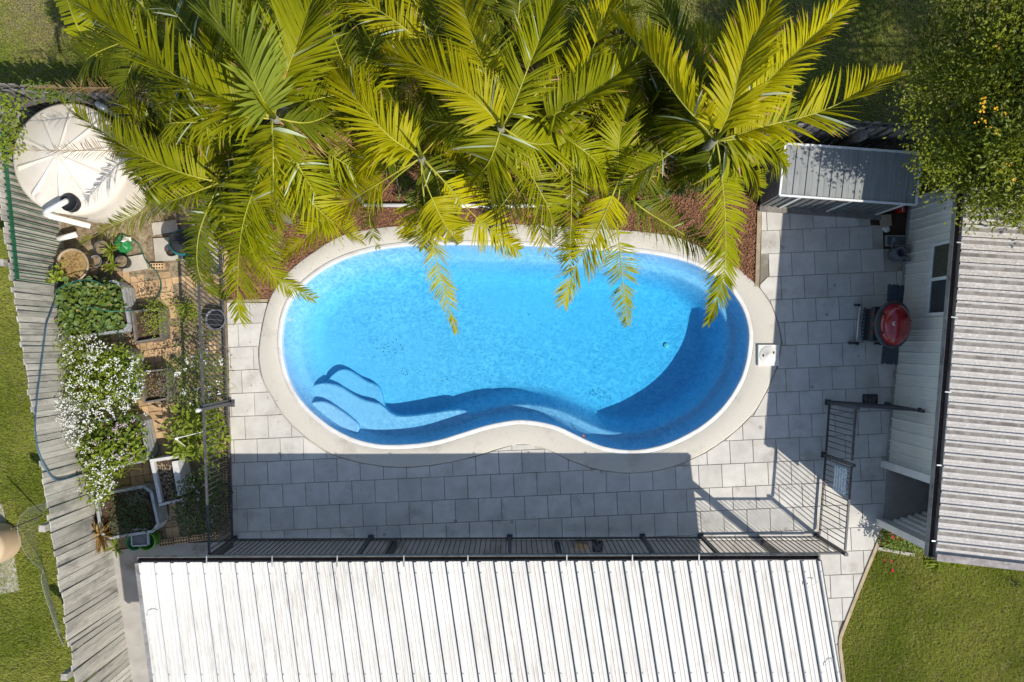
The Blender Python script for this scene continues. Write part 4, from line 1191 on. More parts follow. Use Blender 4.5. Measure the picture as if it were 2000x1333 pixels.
litter('leaf_litter', [(262, 614), (308, 608), (312, 658), (268, 665)], 0.275, 150, 'dry straw bits in the planter beside the leafy bed', M['litter'])
litter('leaf_litter', [(280, 733), (320, 728), (326, 776), (284, 783)], 0.275, 150, 'dry straw bits in the planter beside the white flowers', M['litter'])
litter('leaf_litter', [(335, 560), (440, 560), (442, 665), (335, 670)], -0.018, 700, 'dry leaf litter on the soil under the pool fence', M['litter'])
litter('leaf_litter', [(115, 440), (330, 430), (430, 440), (430, 535), (120, 545)], -0.018, 1100, 'dry grass litter on the soil below the water tank', M['litter'])
litter('leaf_litter', [(330, 690), (440, 690), (448, 1040), (345, 1045)], -0.018, 700, 'leaf litter on the soil along the pool fence', M['litter'])

# plants in and around the beds
def plant(name, poly, z0, z1, n, size, wr, key, label, flowers=0, fkey='white', fz=(0.7, 0.95), fpoly=None, extra=None, fs=0.011, cat='plant', stemn=0, fper=5):
    W = [P(a, b, 0) for a, b in poly]; c = sum(W, Vector()) / len(W); loc = Vector((c.x, c.y, max(0, z0 - .05)))
    o = thing(name, loc, label, cat)
    C = blob(poly, n, z0, z1, 0.7)
    foliage('leaves', C, NP.uniform(size[0], size[1], n), wr, LG[key], o, org=loc)
    if extra:
        for (k2, n2, s2, wr2, za, zb, pl) in extra:
            C2 = blob(pl or poly, n2, za, zb, .8); foliage('leaves', C2, NP.uniform(s2[0], s2[1], n2), wr2, LG[k2], o, org=loc)
    if flowers:
        Cf = blob(fpoly or poly, flowers, fz[0], fz[1])
        tag(petals('flowers', Cf, fs, LG[fkey], o, org=loc, per=fper), kind='stuff')
        k = flowers if not stemn else stemn
        B = Cf[:k]; A = B * np.array([1, 1, 0]) + np.column_stack([NP.normal(0, .10, (k, 2)), np.full(k, max(0, z0))])
        stems('stems', A, B, 0.0025, LG['light'], o, org=loc)
    return o
plant('leafy_vegetables', [(120, 566), (190, 552), (226, 556), (240, 634), (200, 642), (128, 648)], 0.36, 0.62, 640, (0.06, 0.13), 0.75, 'veg', 'broad grey green vegetable leaves filling the top garden bed',
      extra=[('mid', 240, (.05, .10), .7, .45, .7, None), ('straw', 26, (.04, .07), .7, .5, .68, None), ('light', 160, (.04, .08), .35, .42, .62, [(120, 620), (180, 630), (170, 655), (124, 655)])])
plant('white_flowering_plants', [(120, 690), (250, 676), (280, 700), (272, 780), (230, 800), (140, 795), (108, 760)], 0.36, 0.8, 1500, (0.03, 0.085), 0.35, 'light', 'tall white flowering greens spilling over two garden beds',
      flowers=270, fpoly=[(120, 655), (180, 658), (230, 690), (278, 700), (278, 770), (262, 812), (210, 812), (150, 862), (100, 820), (98, 760), (118, 720)], fz=(0.75, 1.1),
      extra=[('mid', 700, (.04, .09), .5, .36, .7, None), ('light', 500, (.02, .05), .3, .5, .9, [(118, 650), (180, 655), (170, 690), (120, 700)]), ('grey', 420, (.02, .06), .2, .4, .9, [(100, 780), (160, 800), (150, 870), (110, 850)])], fs=0.012)
plant('white_flowering_plants', [(100, 770), (150, 790), (160, 850), (175, 900), (130, 860), (100, 820)], 0.5, 0.95, 420, (0.02, 0.05), 0.25, 'grey', 'thin white flower sprays leaning over the timber fence',
      flowers=120, fz=(0.8, 1.05), fs=0.011)
plant('pink_flowering_plants', [(150, 825), (270, 808), (290, 895), (240, 910), (165, 925)], 0.36, 0.68, 1100, (0.03, 0.10), 0.5, 'mid', 'pale pink flowering greens in the third garden bed',
      flowers=36, fkey='pink', fz=(.68, .85), fs=.012, extra=[('light', 500, (.04, .09), .55, .42, .74, [(160, 860), (280, 840), (280, 900), (180, 920)])])
plant('white_flowering_plants', [(170, 895), (230, 890), (232, 930), (215, 975), (180, 990), (160, 930)], 0.4, 0.85, 420, (0.04, 0.09), 0.5, 'light', 'white flowers and lime leaves at the corner above the shaded bed',
      flowers=70, fz=(.75, .95), fs=.012)
plant('creeping_plants', [(215, 975), (285, 960), (300, 1030), (225, 1045)], 0.33, 0.46, 700, (0.025, 0.05), 0.6, 'dark', 'low dark creeper in the shaded garden bed',
      extra=[('grey', 260, (.04, .10), .08, .38, .5, [(240, 955), (290, 950), (290, 985), (250, 985)]), ('grey', 160, (.05, .12), .06, .36, .5, [(220, 1020), (270, 1030), (250, 1050), (220, 1045)])])
plant('green_shrub', [(330, 700), (400, 680), (438, 700), (436, 770), (400, 800), (345, 790)], 0.05, 0.75, 1500, (0.02, 0.05), 0.45, 'mid', 'bushy herb with a few white blooms behind the pool fence',
      flowers=24, fz=(.6, .8), fs=.014, extra=[('grey', 300, (.02, .06), .2, .2, .75, [(315, 730), (345, 720), (340, 780), (320, 770)])])
plant('lime_leaf_plant', [(340, 800), (430, 795), (444, 860), (420, 900), (350, 890), (335, 850)], 0.05, 0.6, 620, (0.07, 0.15), 0.36, 'light', 'bright lime long leaved plant behind the fence latch post')
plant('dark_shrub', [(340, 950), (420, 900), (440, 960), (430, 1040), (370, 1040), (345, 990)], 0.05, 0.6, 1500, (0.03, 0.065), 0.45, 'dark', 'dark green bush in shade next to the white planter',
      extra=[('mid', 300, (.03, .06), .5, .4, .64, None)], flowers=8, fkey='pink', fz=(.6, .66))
plant('feathery_plant', [(285, 590), (335, 585), (330, 640), (300, 660), (285, 640)], 0.3, 0.75, 420, (0.03, 0.06), 0.3, 'light', 'yellow green feathery plant hanging over the planter box')
plant('small_bush', [(348, 590), (385, 590), (385, 622), (352, 622)], 0.02, 0.35, 300, (0.03, 0.06), 0.4, 'light', 'small lime bush on the soil beside the pool fence')
plant('fence_vine', [(0, 180), (45, 190), (40, 300), (10, 330), (0, 300)], 1.5, 1.75, 380, (0.04, 0.09), 0.45, 'light', 'green vine climbing the fence corner beside the water tank')
plant('fence_vine', [(40, 165), (150, 168), (180, 200), (60, 195)], 1.3, 1.6, 260, (0.04, 0.10), 0.4, 'mid', 'vine leaves along the back fence above the tank')
plant('weed_clump', [(97, 530), (122, 520), (130, 545), (105, 555)], 0.5, 0.75, 60, (0.05, 0.08), 0.8, 'light', 'round bright leaves poking between fence and garden bed')
plant('sparse_weeds', [(340, 620), (430, 600), (435, 660), (345, 668)], 0.0, 0.12, 170, (0.03, 0.07), 0.4, 'mid', 'scattered weeds on the bare soil under the pool fence')

def rosette(name, px, py, z, r, n, key, label, w=0.16, cat='plant', tipdown=0.1):
    p = P(px, py, z); o = thing(name, Vector((p.x, p.y, z)), label, cat)
    D = dirs(n, (0.15, 1.1)); V, Fc = leaf_arrays(np.zeros((n, 3)), D, NP.uniform(.7, 1.1, n) * r, w, .3, tipdown)
    np_mesh('leaves', V, Fc, LG[key], o)
    mb = MB(); mb.lathe((0, 0, -.05), [(0.03, 0), (0.02, .06), (0, .08)], 8); mb.build('stem', LG['mid'], o)
    return o
rosette('bromeliad', 221, 518, 0.2, 0.20, 22, 'light', 'spiky yellow green bromeliad in front of the black pots')
rosette('bromeliad', 218, 488, 0.3, 0.22, 18, 'light', 'spiky pale bromeliad growing from the round black pot')
rosette('bromeliad', 203, 523, 0.15, 0.10, 14, 'straw', 'small straw coloured rosette between the straw tub and bromeliads')
rosette('aloe_plant', 225, 1068, 0.25, 0.26, 12, 'mid', 'dull green spiky aloe at the corner of the concrete path', 0.18)
rosette('orange_grass_tuft', 197, 1045, 0.35, 0.30, 150, 'straw', 'orange grass tuft in a pot against the timber fence', 0.035, tipdown=.5)

# ------------------------------------------------------------------ bricks
def brick_mesh(): 
    m = MB(); m.prism([(-.113, -.055), (.113, -.055), (.113, .055), (-.113, .055)], -0.06, 0.0, ch=0.004); return m.mesh('brick', M['brick'])
bm = brick_mesh()
bp_ = [(205, 540), (330, 530), (440, 528), (445, 560), (340, 566), (345, 700), (440, 650), (442, 675), (348, 700), (352, 1045), (300, 1060), (240, 1062), (230, 1050), (310, 1040), (290, 945), (190, 962), (176, 930), (290, 905), (275, 808), (150, 832), (140, 800), (275, 780), (258, 680), (150, 692), (150, 664), (255, 650), (240, 556), (205, 552)]
mb = MB(); mb.sheet([tuple(P(a, b)) for a, b in [(205, 538), (438, 527), (440, 562), (442, 676), (352, 700), (356, 1056), (230, 1068), (140, 790), (150, 660), (236, 560)]], -0.013)
bpath = tag(mb.build('brick_path', M['soil']), kind='structure')
bloc = P(0, 0)
ang = math.radians(8.0); bu = Vector((math.cos(ang), math.sin(ang), 0)); bv = Vector((-math.sin(ang), math.cos(ang), 0))
beds = [[(112, 563), (237, 548), (255, 645), (122, 662)], [(122, 697), (255, 680), (275, 774), (138, 794)], [(150, 830), (273, 811), (291, 899), (166, 922)], [(186, 968), (293, 948), (312, 1036), (200, 1054)],
        [(256, 608), (311, 601), (316, 662), (263, 671)], [(274, 726), (325, 720), (331, 780), (280, 789)], [(292, 898), (345, 890), (360, 978), (311, 989)]]
areas = [[(206, 540), (440, 527), (440, 548), (335, 556), (342, 700), (440, 655), (442, 674), (342, 700), (352, 1046), (314, 1050), (230, 800), (236, 560)],
         [(150, 664), (262, 650), (262, 690), (150, 700)], [(150, 792), (282, 776), (282, 816), (160, 836)], [(176, 925), (300, 900), (300, 950), (190, 965)]]
cnt = 0
org = P(330, 800)
for i in range(-14, 15):
    for j in range(-16, 17):
        if (i + j) % 2: cells = [(0.0, -.0595, 0), (0.0, .0595, 0)]
        else: cells = [(-.0595, 0.0, 1), (.0595, 0.0, 1)]
        for (dx, dy, t) in cells:
            c = org + bu * (i * .238 + dx) + bv * (j * .238 + dy)
            px, py = 1000 + c.x * F / H, 666.5 - c.y * F / H
            if not any(inside(a, px, py) for a in areas): continue
            # skip bricks wholly hidden under a bed
            if any(inside([(1000 + (x - 1000) * .97, 666.5 + (y - 666.5) * .97) for x, y in bd], px, py) for bd in beds): continue
            inst('brick', bm, bpath, (c.x, c.y, rnd.uniform(-.008, .004)), (rnd.uniform(-.03, .03), rnd.uniform(-.03, .03), ang + (math.pi / 2 if t else 0) + rnd.uniform(-.05, .05)))
            cnt += 1
print('bricks', cnt)
# perforated bricks used as edging
def holed_brick():
    m = MB(); L, W, hh = 0.23, 0.11, 0.075; nx, ny_ = 5, 2; cx, cy = L / nx, W / ny_
    for a in range(nx):
        for b in range(ny_):
            x0, y0 = -L / 2 + a * cx, -W / 2 + b * cy; ins = 0.010
            o = [(x0, y0), (x0 + cx, y0), (x0 + cx, y0 + cy), (x0, y0 + cy)]; q = [(x0 + ins, y0 + ins + .004), (x0 + cx - ins, y0 + ins + .004), (x0 + cx - ins, y0 + cy - ins - .004), (x0 + ins, y0 + cy - ins - .004)]
            vs = [(x, y, hh) for x, y in o] + [(x, y, hh) for x, y in q] + [(x, y, hh - .05) for x, y in q]
            m.add(vs, [(0, 1, 5, 4), (1, 2, 6, 5), (2, 3, 7, 6), (3, 0, 4, 7)], 0)
            m.add(vs, [(4, 5, 9, 8), (5, 6, 10, 9), (6, 7, 11, 10), (7, 4, 8, 11), (8, 9, 10, 11)], 1)
    P8 = [(-L / 2, -W / 2), (L / 2, -W / 2), (L / 2, W / 2), (-L / 2, W / 2)]
    for i in range(4):
        a, b = P8[i], P8[(i + 1) % 4]; m.add([(a[0], a[1], 0), (b[0], b[1], 0), (b[0], b[1], hh), (a[0], a[1], hh)], [(0, 1, 2, 3)], 0)
    return m.mesh('edging_brick', [M['brick'], M['gutter_dirt']])
hb = holed_brick()
def brick_row(pts, n, label, rot):
    o = None
    A, B = P(*pts[0]), P(*pts[1]); o = thing('brick_edging', Vector((A.x, A.y, 0)), label, 'edging')
    for k in range(n):
        q = A + (B - A) * (k / max(1, n - 1)); inst('edging_brick', hb, o, (q - A) + Vector((0, 0, -.03)), (0, 0, rot + rnd.uniform(-.04, .04)))
brick_row([(326, 1059), (415, 1046)], 4, 'row of perforated bricks edging the concrete path', .12)
brick_row([(441, 838), (446, 990)], 6, 'row of perforated bricks along the foot of the pool fence', math.pi / 2)
q = P(309, 521); t = inst('perforated_brick', hb, None, (q.x, q.y, -.02), (0, 0, .03)); tag(t, 'single perforated brick lying beside the concrete slab', 'brick')
for k, (x, y, a) in enumerate(((443, 484, 1.6), (445, 508, 1.5), (446, 526, .1), (447, 545, .8))):
    q = P(x, y); t = inst('loose_brick', bm, None, (q.x, q.y, .05), (0, 0, a))
    tag(t, ('first', 'second', 'third', 'tilted last')[k] + ' orange brick from the top along the mulch edge by the pool fence', 'brick', 'loose bricks along the mulch')

def slab(pts, z, label, mat, name='concrete_slab', h=0.05):
    W = [P(a, b) for a, b in pts]; c = sum(W, Vector()) / len(W); mb = MB(c); mb.prism([(p.x, p.y) for p in W], z - h, z, ch=.005)
    return tag(mb.build(name, mat, loc=c), label, 'slab')
slab([(300, 466), (350, 463), (360, 508), (304, 511)], 0.03, 'grey square concrete slab beside the compost bin', M['slab'])
slab([(245, 503), (282, 497), (290, 525), (240, 533)], 0.03, 'cracked tan concrete slab beside the spiky pots', M['slab'])
slab([(295, 436), (345, 430), (350, 452), (300, 460)], 0.02, 'tan paving slab partly under the palm by the tank', M['slab'])
slab([(404, 425), (432, 425), (437, 532), (412, 538)], 0.02, 'narrow pale concrete strip under the pool fence', M['slab'])
M['stone'] = M['sandstone']
slab([(176, 966), (184, 966), (192, 1020), (183, 1024)], 0.33, 'upright sandstone block edging the shaded bed by the fence', M['sandstone'], 'stone_block', .36)
slab([(199, 1093), (213, 1096), (219, 1137), (207, 1140)], 0.25, 'grey stone block against the timber fence beside the path', M['sandstone'], 'stone_block', .3)
slab([(214, 1144), (222, 1134), (226, 1176), (218, 1182)], 0.14, 'pointed tan timber offcut beside the path', M['timber'], 'timber_offcut', .16)

# ------------------------------------------------------------------ water tank
ZTK = 1.22
tc = P(133, 310, ZTK); tl = Vector((tc.x, tc.y, 0)); TR = 107 * (H - ZTK) / F
tank = thing('water_tank', tl, 'cream round plastic rainwater tank in the left corner', 'water tank')
prof = [(TR * .985, 0)]
for k in range(3):
    z = 0.15 + k * 0.36; prof += [(TR * .997, z), (TR * 1.0, z + .03), (TR * 1.0, z + .07), (TR * .997, z + .10)]
prof += [(TR * 1.0, ZTK - .02)]
mb = MB(); mb.lathe((0, 0, 0), prof, 72); mb.build('body', M['tank'], tank, True)
mb = MB(); mb.lathe((0, 0, 0), [(TR * 1.012, ZTK - .03), (TR * 1.012, ZTK), (TR * .97, ZTK + .02), (TR * .5, ZTK + .16), (TR * .10, ZTK + .27), (0, ZTK + .28)], 72); mb.build('roof', M['tank'], tank, True)
for k in range(10):
    a = 2 * math.pi * k / 10 + .2; d = Vector((math.cos(a), math.sin(a), 0)); s = Vector((-d.y, d.x, 0))
    def rz_(r): return ZTK + .02 + (TR * .97 - r) / (TR * .87) * .25
    vs = []
    for r_, w in ((TR * .10, .015), (TR * .90, .055)):
        c = d * r_ + Vector((0, 0, rz_(r_))); vs += [c - s * w, c + Vector((0, 0, .034 if r_ > .3 else .022)), c + s * w]
    e = d * TR * .96 + Vector((0, 0, rz_(TR * .96) - .01)); vs.append(e)
    mb = MB(); mb.add(vs, [(0, 3, 4, 1), (1, 4, 5, 2), (3, 6, 4), (4, 6, 5)]); mb.build('roof_rib', M['tank'], tank)
ip = P(135, 396, ZTK + .14) - tl
mb = MB(); mb.lathe(ip + Vector((0, 0, -.1)), [(0.14, 0), (0.14, .11), (.132, .12), (.122, .12), (.12, .09)], 28); mb.build('strainer_ring', M['plastic_black'], tank, True)
mb = MB(); mb.lathe(ip + Vector((0, 0, -.1)), [(.126, .085), (.08, .08), (0, .078)], 20); mb.build('strainer_mesh', pmat('strainer', (.16, .15, .13), (.05, .05, .045), 90, .9, bmp=.8), tank, True)
mb = MB(); mb.lathe(P(80, 386, ZTK + .06) - tl, [(.085, 0), (.085, .012), (.078, .016), (0, .017)], 24); mb.build('inspection_cap', M['tank'], tank, True)
tp = thing('downpipe', Vector((P(88, 416, 1.1).x, P(88, 416, 1.1).y, 0)), 'white bent plastic pipe feeding the tank strainer', 'pipe')
tpl = tp.location
pth = [P(130, 393, 1.42), P(122, 397, 1.50), P(105, 406, 1.46), P(92, 413, 1.38), P(89, 417, 1.28), P(95, 421, 1.22), P(140, 433, 1.05), P(176, 442, 0.90)]
mb = MB(tpl); mb.tube([Vector(p) for p in catmull([tuple(p) for p in pth], 30, False)], 0.045, 12); mb.build('pipe', M['pvc'], tp, True)
mb = MB(tpl); a, b = pth[5], pth[6]; mb.tube([a, a + (b - a) * .12], 0.051, 12); mb.build('socket', M['pvc'], tp, True)
el = P(190, 205, 1.2); t = thing('overflow_elbow', Vector((el.x, el.y, 0)), 'white plastic elbow pipe behind the tank near the back fence', 'pipe')
mb = MB(t.location); mb.tube([el + Vector((0, 0, -1.1)), el + Vector((0, 0, -.05)), el + Vector((.03, 0, .03)), el + Vector((.09, -.03, .05)), el + Vector((.14, -.06, .0))], 0.052, 12); mb.build('pipe', M['pvc'], t, True)
t = thing('offcut_pipe', P(130, 463), 'short white pipe offcut on the ground beside the straw tub', 'pipe')
mb = MB(t.location); mb.tube([P(113, 467, .2), P(150, 458, .2)], 0.05, 12); mb.build('pipe', M['pvc'], t, True)

# straw tub, pots, compost bin, buckets
def pot(px, py, z, r, label, mat, fill, name='plant_pot', cat='pot', depth=.05, taper=.8):
    p = P(px, py, z); o = thing(name, Vector((p.x, p.y, 0)), label, cat)
    mb = MB(); mb.lathe((0, 0, 0), [(r * taper, 0), (r * .97, z - .03), (r * 1.04, z - .03), (r * 1.04, z), (r * .94, z), (r * .9, z - depth)], 28); mb.build('shell', mat, o, True)
    mb = MB(); mb.lathe((0, 0, 0), [(r * .92, z - depth), (r * .5, z - depth + .015), (0, z - depth + .012)], 20); mb.build('fill', fill, o, True)
    return o
pot(140, 518, 0.42, 0.27, 'big round brown tub filled with dry straw', M['timber'], M['straw'], 'straw_tub', 'tub', .03, .95)
C = blob([(118, 495), (160, 492), (170, 520), (155, 545), (118, 540), (110, 515)], 500, .40, .44); V, Fc = leaf_arrays(C, dirs(500, (-.1, .3)), NP.uniform(.04, .09, 500), .06)
tag(np_mesh('loose_straw', V, Fc, LG['straw']), 'dry straw heaped in the round tub', 'straw', kind='stuff')
pot(198, 484, 0.24, 0.135, 'round black plastic pot with dry soil', M['plastic_black'], M['soil'])
pot(237, 512, 0.20, 0.115, 'black plastic pot sitting on the cracked slab', M['plastic_black'], M['soil'])
pot(186, 510, 0.20, 0.10, 'grey pot beside the straw tub', M['plastic_grey'], M['soil'])
pot(333, 492, 0.15, 0.075, 'little black pot at the foot of the compost bin', M['plastic_black'], M['potting'])
pot(372, 505, 0.22, 0.10, 'teal pot with glossy seedling beside the compost bin', M['plastic_teal'], M['potting'])
plant('potted_seedling', [(362, 498), (382, 498), (382, 514), (362, 514)], .22, .34, 26, (.05, .09), .5, 'mid', 'glossy seedling growing in the teal pot')
pot(420, 624, 0.18, 0.17, 'wide grey bowl with dark water under the pool fence', M['plastic_grey'], M['plastic_black'], 'garden_bowl', 'bowl')
cb = P(354, 474, .5); o = thing('compost_bin', Vector((cb.x, cb.y, 0)), 'teal compost bin with a black domed lid', 'compost bin')
mb = MB(); mb.lathe((0, 0, 0), [(.25, 0), (.21, .46), (.22, .47), (.22, .50), (.19, .50)], 28); mb.build('body', M['plastic_teal'], o, True)
mb = MB(); mb.lathe((0, 0, 0), [(.19, .48), (.185, .53), (.12, .56), (0, .57)], 28); mb.build('lid', M['plastic_black'], o, True)
mb = MB(); mb.tube([(-.1, 0, .555), (-.06, 0, .60), (.06, 0, .60), (.1, 0, .555)], .014, 6); mb.build('lid_handle', M['plastic_black'], o)
# green plastic bag, teal hose box
p = P(238, 478, .12); o = thing('plastic_bag', Vector((p.x, p.y, 0)), 'crumpled bright green and white plastic bag on the soil', 'bag')
def crumple(r, h, n, seed, mat, nm, par, c=(0, 0, 0)):
    rr = random.Random(seed); mb = MB(); prof = [(r * .9, 0), (r, h * .4), (r * .75, h * .8), (0, h)]
    mb.lathe(c, prof, n)
    for v in mb.v:
        v.x *= 1 + rr.uniform(-.3, .3); v.y *= 1 + rr.uniform(-.3, .3); v.z *= 1 + rr.uniform(-.4, .3)
    return mb.build(nm, mat, par)
crumple(.14, .16, 13, 3, M['plastic_green'], 'bag', o); crumple(.06, .20, 9, 5, M['plastic_white'], 'bag_top', o, (.05, .07, 0))
# grey tray lid resting on two green buckets
for (px, py, r, lab, m) in ((262, 1060, .135, 'green bucket half under the grey tray', M['plastic_green']), (285, 1058, .15, 'lime rimmed green bucket beside the grey tray', M['plastic_lime'])):
    pot(px, py, .30, r, lab, m, M['plastic_green'], 'bucket', 'bucket', .22, .82)
p = P(273, 1050, .36); o = thing('grey_tray', Vector((p.x, p.y, .31)), 'square grey tray with pale rim resting on green buckets', 'tray')
mb = MB(); mb.box((0, 0, .02), (.26, .26, .02), .05); mb.build('base', M['plastic_grey'], o)
for k in range(4):
    a = k * math.pi / 2 + .05; c = Vector((math.cos(a), math.sin(a), 0)) * .138; mb = MB(); mb.box((c.x, c.y, .035), (.022, .298, .05), a); mb.build('rim', M['galv'], o)
# hoses
def hose(name, pts, label, mat, r=0.011):
    q = catmull([tuple(p) for p in pts], 90, False); loc = Vector((q[0][0], q[0][1], 0)); mb = MB(loc); mb.tube([Vector(p) for p in q], r, 6)
    return tag(mb.build(name, mat, None, True, loc=loc), label, 'hose')
hose('garden_hose', [on_tf(x, y, .045) for x, y in ((109, 583), (98, 612), (90, 635), (86, 668), (80, 715), (73, 770), (69, 815), (70, 850), (76, 885), (88, 912), (103, 933), (118, 938), (160, 926))], 'blue hose hanging down the face of the timber fence', M['blue_hose'], .014)
hose('garden_hose', [P(x, y, z) for x, y, z in ((250, 465, .05), (268, 475, .03), (277, 490, .03), (284, 508, .06), (296, 522, .09), (308, 535, .05), (315, 555, .05), (312, 575, .05), (298, 590, .06), (270, 605, .1), (253, 607, .44), (215, 608, .72), (170, 600, .7))], 'thin green hose looping from the green bag to the leafy bed', M['green_hose'])
hose('garden_hose', [P(x, y, z) for x, y, z in ((112, 600, .55), (108, 575, .6), (118, 562, .66), (150, 549, .7), (180, 548, .7), (205, 560, .66))], 'green hose arching over the far corner of the leafy bed', M['green_hose'], .009)
hose('garden_hose', [P(x, y, z) for x, y, z in ((230, 645, .5), (236, 665, .3), (243, 680, .5), (250, 715, .7), (258, 750, .6), (266, 778, .45))], 'green hose crossing between leafy and white flowering beds', M['green_hose'])
# white twine tripod holding the lime plant
o = thing('garden_stake', P(372, 858), 'thin white stakes tied together above the lime plant', 'stake')
for a, b in (((343, 857, .95), (420, 838, .5)), ((343, 857, .95), (372, 880, .3)), ((343, 857, .95), (357, 835, .3))):
    mb = MB(o.location); mb.tube([P(*a), P(*b)], .006, 5); mb.build('stick', M['pvc'], o)
mb = MB(o.location); mb.lathe(P(345, 857, .93), [(.03, 0), (.02, .03), (0, .035)], 7); mb.build('knot', M['pvc'], o)

# ------------------------------------------------------------------ things on the paving
sk = P(1499, 694); o = thing('skimmer_lid', Vector((sk.x, sk.y, .014)), 'white square skimmer box lid with round cover on the pool surround', 'skimmer lid')
mb = MB(); s_ = .182; mb.prism([(-s_, -s_), (s_, -s_), (s_, s_), (-s_, s_)], 0, .05, ch=.006); mb.build('frame', M['plastic_white'], o)
mb = MB(); mb.lathe((0, 0, .05), [(.158, -.002), (.158, .004), (.150, .008), (.04, .009), (.038, .012), (0, .012)], 32); mb.build('cover', M['plastic_white'], o, True)
for (x, y) in ((-.095, -.005), (.085, .045)):
    mb = MB(); mb.box((x, y, .0605), (.028, .04, .004)); mb.build('finger_slot', M['gutter_dirt'], o)
def drain(px, py, w, h, label, rz=0.0):
    p = P(px, py); o = thing('drain_grate', Vector((p.x, p.y, .003)), label, 'drain')
    mb = MB(); mb.box((0, 0, -.004), (w, h, .006)); mb.build('pit', M['gutter_dirt'], o)
    for (x, y, a, b) in ((0, h / 2, w, .016), (0, -h / 2, w, .016), (w / 2, 0, .016, h - .017), (-w / 2, 0, .016, h - .017)):
        mb = MB(); mb.box((x, y, .004), (a, b, .012)); mb.build('frame', M['black_metal'], o)
    for k in range(7):
        x = -w / 2 + w * (k + 1) / 8; mb = MB(); mb.box((x, 0, .003), (.010, h * .92, .008), (.5 if k < 3 else -.5 if k > 3 else 0)); mb.build('bar', M['plastic_grey'], o)
drain(1699, 780, .25, .16, 'dark square floor drain on pavers beside the pool gate')
drain(1167, 1068, .16, .18, 'dark floor drain behind the fence near the carport gutter')
p = P(1136, 1067); tag(inst('loose_brick', bm, None, (p.x, p.y, .055), (0, 0, -.1)), 'lone tan brick lying between fence and carport', 'brick')
p = P(1728, 432); tag(inst('timber_block', board_mesh(.16, .10, .20, 'timber_block', M['timber']), None, (p.x, p.y, -.02), (0, 0, .1)), 'brown timber block on bare earth near the shed corner', 'timber block')
p = P(1755, 412); o = thing('red_container', Vector((p.x, p.y, -.02)), 'small red container with white stripe behind the shed corner', 'container')
mb = MB(); mb.prism([(-.06, -.045), (.06, -.045), (.06, .045), (-.06, .045)], 0, .16, ch=.012); mb.build('body', M['red'], o)
mb = MB(); mb.box((0, 0, .162), (.014, .075, .006)); mb.build('stripe', M['white_paint'], o)
p = P(1731, 447); o = thing('crumpled_paper', Vector((p.x, p.y, -.02)), 'scrap of crumpled white paper by the timber block', 'paper'); crumple(.06, .05, 9, 8, M['plastic_white'], 'sheet', o)
p = P(1750, 471); o = thing('metal_tray', Vector((p.x, p.y, -.02)), 'shallow grey tray with thin rim beside the watering can', 'tray')
mb = MB(); mb.box((0, 0, .012), (.34, .16, .02), .02); mb.build('base', M['plastic_grey'], o)
for (x, y, a, b) in ((0, .085, .36, .014), (0, -.085, .36, .014), (.178, 0, .014, .155), (-.178, 0, .014, .155)):
    mb = MB(); mb.box((x, y, .03), (a, b, .06)); mb.build('rim', M['galv'], o)
p = P(1760, 494, .25); o = thing('watering_can', Vector((p.x, p.y, -.0)), 'blue grey plastic watering can standing against the house wall', 'watering can')
mb = MB(); mb.lathe((0, 0, 0), [(.10, 0), (.12, .02), (.125, .22), (.105, .26), (.07, .265), (.065, .25), (.07, .08)], 24); mb.build('body', M['plastic_grey'], o, True)
mb = MB(); mb.tube([(-.06, .06, .06), (-.12, .16, .18), (-.14, .23, .30)], [.022, .017, .014], 8); mb.build('spout', M['plastic_grey'], o, True)
mb = MB(); mb.lathe((-.14, .235, .30), [(.016, -.01), (.045, .015), (.042, .022), (0, .022)], 12); mb.build('rose', M['plastic_grey'], o, True)
mb = MB(); mb.tube([(.05, -.05, .26), (.09, -.10, .33), (.13, -.14, .28), (.11, -.12, .10)], .013, 8); mb.build('handle', M['plastic_grey'], o, True)

# barbecue: hood, ring, side tables, trolley and wheels; it faces west
bc = P(1746, 634, .95); BL = Vector((bc.x, bc.y, 0))
bbq = thing('barbecue', BL, 'red hooded barbecue on a black trolley with two folding side tables', 'barbecue', rz=math.radians(-5))
hood = [(1.0, .90), (1.0, .93), (.97, .97), (.90, 1.02), (.76, 1.075), (.56, 1.115), (.3, 1.135), (0, 1.14)]
mb = MB(); mb.lathe((.02, 0, 0), hood, 40, sx=.245, sy=.345); mb.build('hood', M['bbq_red'], bbq, True)
mb = MB(); mb.lathe((.01, 0, 0), [(1.0, .80), (1.04, .86), (1.05, .90), (1.05, .925), (.98, .925)], 40, sx=.265, sy=.375); mb.build('bowl_ring', M['fence_metal'], bbq, True)
mb = MB(); mb.lathe((.01, 0, 0), [(.5, .60), (.85, .68), (1.0, .80), (1.0, .87)], 36, sx=.26, sy=.36); mb.build('fire_bowl', M['black_metal'], bbq, True)
mb = MB(); mb.tube([(-.16, .16, .97), (-.235, .15, 1.0), (-.26, .08, 1.01), (-.265, 0, 1.01), (-.26, -.08, 1.01), (-.235, -.15, 1.0), (-.16, -.16, .97)], .016, 8); mb.build('handle', M['black_metal'], bbq, True)
mb = MB(); mb.lathe((-.075, 0, 1.118), [(.032, -.02), (.032, .012), (.024, .016), (.022, .012), (0, .012)], 18); mb.build('thermometer', M['plastic_white'], bbq, True)
mb = MB(); mb.lathe((-.075, 0, 1.131), [(.013, 0), (.010, .004), (0, .004)], 12); mb.build('dial', M['terracotta'], bbq, True)
